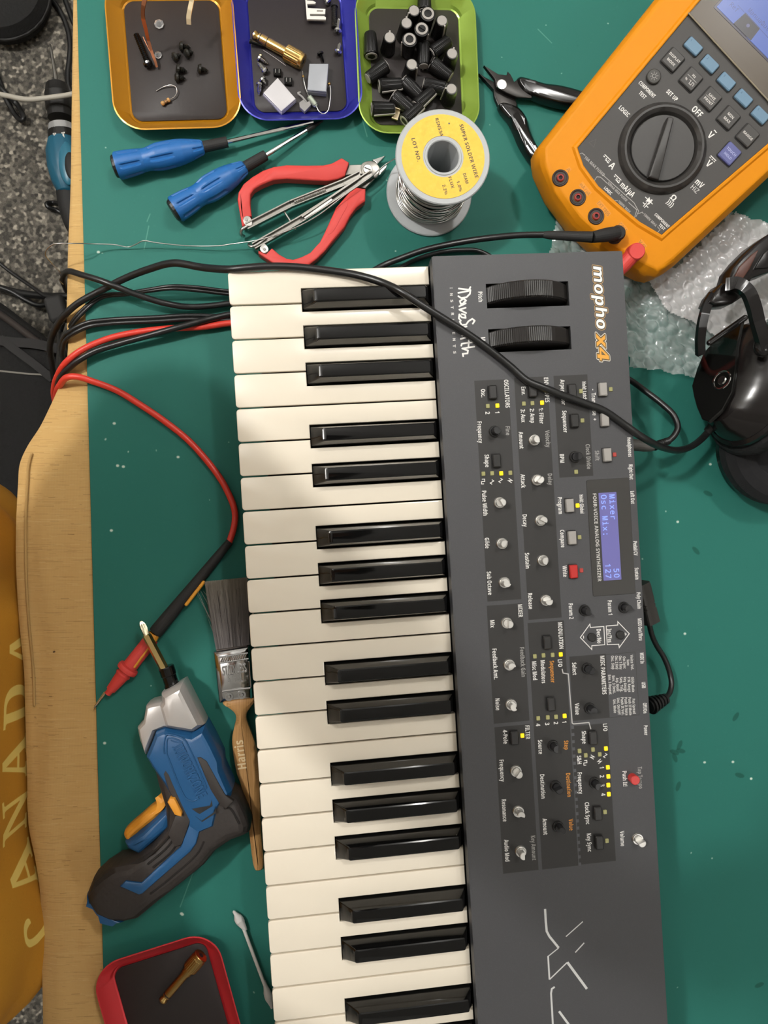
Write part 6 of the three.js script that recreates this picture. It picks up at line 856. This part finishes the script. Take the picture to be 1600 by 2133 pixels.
// ---------------------------------------------------------------- the person at the table
{
  const smin = (a, b, k) => { const h = Math.max(k - Math.abs(a - b), 0) / k; return Math.min(a, b) - h * h * k * .25; };
  const cap = (p, A, B, ra, rb, zs = 1) => { const px = p.x - A[0], py = p.y - A[1], pz = (p.z - A[2]) * zs, bx_ = B[0] - A[0], by = B[1] - A[1], bz = (B[2] - A[2]) * zs, t = Math.max(0, Math.min(1, (px * bx_ + py * by + pz * bz) / (bx_ * bx_ + by * by + bz * bz))); return Math.hypot(px - bx_ * t, py - by * t, pz - bz * t) - (ra + (rb - ra) * t); };
  const march = (bones, k, lo, hi, cell, warp) => {
    const size = Math.max(hi[0] - lo[0], hi[1] - lo[1], hi[2] - lo[2]), n = Math.ceil(size / cell) + 4, half = n / 2, c = [(lo[0] + hi[0]) / 2, (lo[1] + hi[1]) / 2, (lo[2] + hi[2]) / 2], s = half * cell, mc = new MarchingCubes(n, M.white, false, false, 200000), p = { x: 0, y: 0, z: 0 };
    mc.isolation = 0;
    for (let k2 = 0; k2 < n; k2++) for (let j = 0; j < n; j++) for (let i = 0; i < n; i++) { p.x = c[0] + (i - half) * cell; p.y = c[1] + (j - half) * cell; p.z = c[2] + (k2 - half) * cell; let d = 9; for (const b of bones) d = smin(d, cap(p, ...b), k); if (warp) d = warp(p, d); mc.field[i + j * n + k2 * n * n] = -d; }
    mc.update(); const m = mc.count, pos = new Float32Array(m * 3), src = mc.positionArray; for (let i = 0; i < m; i++) for (let q = 0; q < 3; q++) pos[i * 3 + q] = c[q] + src[i * 3 + q] * s;
    let g = new THREE.BufferGeometry(); g.setAttribute('position', new THREE.BufferAttribute(pos, 3)); g = mergeVertices(g, cell * .02); g.computeVertexNormals(); return g;
  };
  const Z = .205, hipL = [-.36, .53, Z - .09], hipR = [-.36, .53, Z + .09], kneeL = [.04, .56, Z - .13], kneeR = [.04, .56, Z + .13], ankL = [.02, .10, Z - .13], ankR = [.02, .10, Z + .13];
  const shL = [-.345, 1.03, Z - .165], shR = [-.345, 1.03, Z + .165], elL = [-.265, 1.09, -.13], elR = [-.266, .735, Z + .12], wrL = [-.128, 1.338, .05], wrR = [-.345, .645, Z + .10];
  const torso = [[[-.385, .55, Z], [-.366, .71, Z + .01], .112, .124, .60], [[-.366, .71, Z + .01], [-.35, .99, Z], .124, .116, .62], [[-.345, 1.03, Z - .13], [-.345, 1.03, Z + .13], .062, .062]];
  torso.push([[-.345, .60, Z - .115], [-.338, .76, Z - .115], .095, .098, .9]);
  const arms = [[shL, elL, .055, .044], [shR, elR, .055, .046]], fore = [[elL, wrL, .042, .028], [elR, wrR, .042, .028]], legs = [[hipL, kneeL, .085, .06], [kneeL, ankL, .058, .038], [hipR, kneeR, .085, .06], [kneeR, ankR, .058, .038]];
  const feet = [[[.0, .045, Z - .13], [.13, .035, Z - .14], .04, .034], [[.0, .045, Z + .13], [.13, .035, Z + .14], .04, .034]];
  const head = [[[-0.325, 1.06, Z], [-0.305, 1.15, Z], .055, .05], [[-0.302, 1.215, Z], [-0.295, 1.27, Z], .078, .085], [[-0.230, 1.19, Z], [-0.240, 1.215, Z], .035, .04], [[-0.213, 1.225, Z], [-0.205, 1.21, Z], .012, .014], [[-0.300, 1.22, Z - .085], [-0.300, 1.245, Z - .085], .012, .014], [[-0.300, 1.22, Z + .085], [-0.300, 1.245, Z + .085], .012, .014]];
  const hand = (w, s) => { const f = [], px = w[0] + .05, y = w[1] - .012; f.push([w, [px, y, w[2]], .026, .030]); for (let i = 0; i < 4; i++) { const z0 = w[2] + s * (-.026 + i * .018), a = [px + .02, y - .002, z0], b = [px + .05, y - .010, z0], c = [px + .05 + [.018, .026, .024, .014][i], y - .024, z0]; f.push([a, b, .0095, .009], [b, c, .009, .008]); } f.push([[w[0] + .02, y, w[2] - s * .03], [w[0] + .05, y - .01, w[2] - s * .052], .011, .0095], [[w[0] + .05, y - .01, w[2] - s * .052], [w[0] + .07, y - .02, w[2] - s * .05], .0095, .008]); return f; };
  // the raised hand holds the phone that takes the picture: fingers under its edge, thumb over it
  const grip = [[wrL, [-.088, 1.352, .055], .026, .024], [[-.092, 1.352, .03], [-.092, 1.352, .08], .018, .018]]; for (let i = 0; i < 4; i++) { const z = .024 + i * .0195; grip.push([[-.086, 1.350, z], [-.066, 1.3405, z - .001], .0098, .0092], [[-.066, 1.3405, z - .001], [-.066 + [.026, .032, .03, .022][i], 1.3425, z - .002], .0092, .008]); }
  grip.push([[-.10, 1.364, .035], [-.074, 1.3735, .012], .0125, .011], [[-.074, 1.3735, .012], [-.050, 1.3715, .002], .011, .009]);
  const p = thing('person', 'person in a mustard yellow printed top seated at the table edge', 'person', V(-.36, 0, Z));
  const skin = std(0xc08d72, .55);
  const bodyG = mergeGeometries([march([...torso, ...arms, ...fore, ...legs, ...feet], .05, [-.56, -.01, -.22], [.2, 1.40, Z + .3], .014), march(head, .03, [-.44, 1.0, Z - .13], [-.17, 1.4, Z + .13], .006), march(grip, .010, [-.17, 1.29, -.03], [-.01, 1.40, .13], .0036), march(hand(wrR, -1), .010, [wrR[0] - .05, wrR[1] - .09, wrR[2] - .08], [wrR[0] + .17, wrR[1] + .06, wrR[2] + .08], .0036)].map((q) => q.toNonIndexed()));
  part('body', bodyG, skin, p);
  for (const s of [-1, 1]) part('eye', new THREE.SphereGeometry(.011, 14, 10).translate(-.221, 1.248, Z + s * .032), std(0xe8e4de, .2), p);
  for (const s of [-1, 1]) part('iris', new THREE.SphereGeometry(.006, 12, 8).translate(-.2145, 1.247, Z + s * .032), std(0x2c1d14, .2), p);
  part('mouth', tube([V(-.214, 1.182, Z - .022), V(-.204, 1.18, Z), V(-.214, 1.182, Z + .022)], .004), std(0x9a5a4c, .5), p);
  part('hair', march([[[-.325, 1.25, Z], [-.305, 1.295, Z], .085, .088]], .02, [-.44, 1.12, Z - .13], [-.19, 1.42, Z + .13], .007, (q, d) => Math.max(d, (q.x + .265) * .9 + (1.29 - q.y) * .55)), std(0x2a211b, .8), p);
  const grow = (l, r) => l.map((b) => [b[0], b[1], b[2] + r, b[3] + r, b[4]]);
  part('trousers', march(grow(legs, .010).concat(grow([torso[0]], .004)), .05, [-.56, .06, Z - .3], [.2, .72, Z + .3], .013, (q, d) => Math.max(d, q.y - .62, .09 - q.y)), std(0x1c2430, .9), p);
  part('shoes', march(grow(feet, .008), .03, [-.08, -.01, Z - .22], [.2, .12, Z + .22], .008, (q, d) => Math.max(d, .002 - q.y)), M.blackMatte, p);
  // long yellow top with soft folds; the print lies over the chest
  const shirtG = march(grow(torso, .016).concat(grow(arms, .013), grow(fore.map(([a, b, r, r2]) => [a, a.map((v, i) => v + (b[i] - v) * .72), r, r + (r2 - r) * .72]), .010)), .045, [-.58, .52, -.22], [-.10, 1.40, Z + .3], .0095, (q, d) => Math.max(d + .0085 * fbm(q.x * 7 + q.y * 5, q.z * 9, q.y * 4) + .003 * Math.sin(q.y * 60 + 5 * fbm(q.z * 6, q.y * 3)) * (Math.abs(q.z - Z) > .12 ? 1 : .3), .56 - q.y, cap(q, [-.30, 1.2, Z], [-.325, 1.07, Z], .06, .07) < 0 ? .01 : -9));
  const sp = shirtG.attributes.position, suv = new Float32Array(sp.count * 2), U = .60, W = .40; for (let i = 0; i < sp.count; i++) { suv[2 * i] = .5 - (sp.getZ(i) - Z) / U; suv[2 * i + 1] = .5 + ((sp.getY(i) - .80) * .8 - (sp.getX(i) + .26) * .6) / W; }
  shirtG.setAttribute('uv', new THREE.BufferAttribute(suv, 2));
  const tex = canvasTex(1536, 1024, (c, w, h) => { c.fillStyle = '#c0861f'; c.fillRect(0, 0, w, h); for (let i = 0; i < 30000; i++) { c.fillStyle = rnd() < .5 ? 'rgba(255,210,120,.05)' : 'rgba(90,50,0,.06)'; c.fillRect(rnd() * w, rnd() * h, 2, 2); } c.fillStyle = '#ecd272'; c.font = 'bold 112px serif'; const k = w / .60; [...'CANADA'].forEach((ch, i) => { const z = .106 - i * .0415, a = (i - 2.5) * .05; c.save(); c.translate(w / 2 - (z) * k, h * .655 + 4 * (i - 2.5) ** 2); c.rotate(a); c.textAlign = 'center'; c.fillText(ch, 0, 50); c.restore(); }); });
  part('top', shirtG, std(0xffffff, .9, 0, { map: tex, sheen: .2 }), p, 'mustard yellow long-sleeved top with pale serif letters');
}
{ const g = thing('stool', 'round stool under the seated person', 'stool', V(-.38, 0, .205)); part('seat', turned([[.40, 0], [.40, .15], [.41, .165], [.425, .16], [.43, .14], [.43, 0]], V(-.38, 0, .205), V(-.38, 1, .205), 40), M.blackMatte, g); part('post', rod(V(-.38, .04, .205), V(-.38, .40, .205), .02), M.steelDull, g); for (let i = 0; i < 4; i++) { const a = i * Math.PI / 2 + .4; part('leg', rod(V(-.38, .05, .205), V(-.38 + .19 * Math.cos(a), .012, .205 + .19 * Math.sin(a)), .012), M.steelDull, g); } }

{ // the phone, its lens where the picture was taken
  const g = thing('phone', 'dark phone held flat above the table in the raised hand', 'phone', V(-.026, TY + .6035, .055));
  part('phone_body', loft([rring(-.063, .011, -.020, .130, .010, TY + .6035), rring(-.064, .012, -.021, .131, .011, TY + .6050), rring(-.064, .012, -.021, .131, .011, TY + .6100), rring(-.063, .011, -.020, .130, .010, TY + .6115)]), std(0x1a1a1c, .25, .3), g);
  part('screen', loft([rring(-.061, .009, -.018, .128, .009, TY + .6114), rring(-.061, .009, -.018, .128, .009, TY + .6119)]), std(0x050506, .05), g);
  part('lens_ring', turned([[0, .004], [.0012, .0045], [.0014, .0058], [0, .0062]], V(0, TY + .6036, 0), V(0, 0, 0), 24), M.chrome, g);
}
renderer.render(scene, camera);
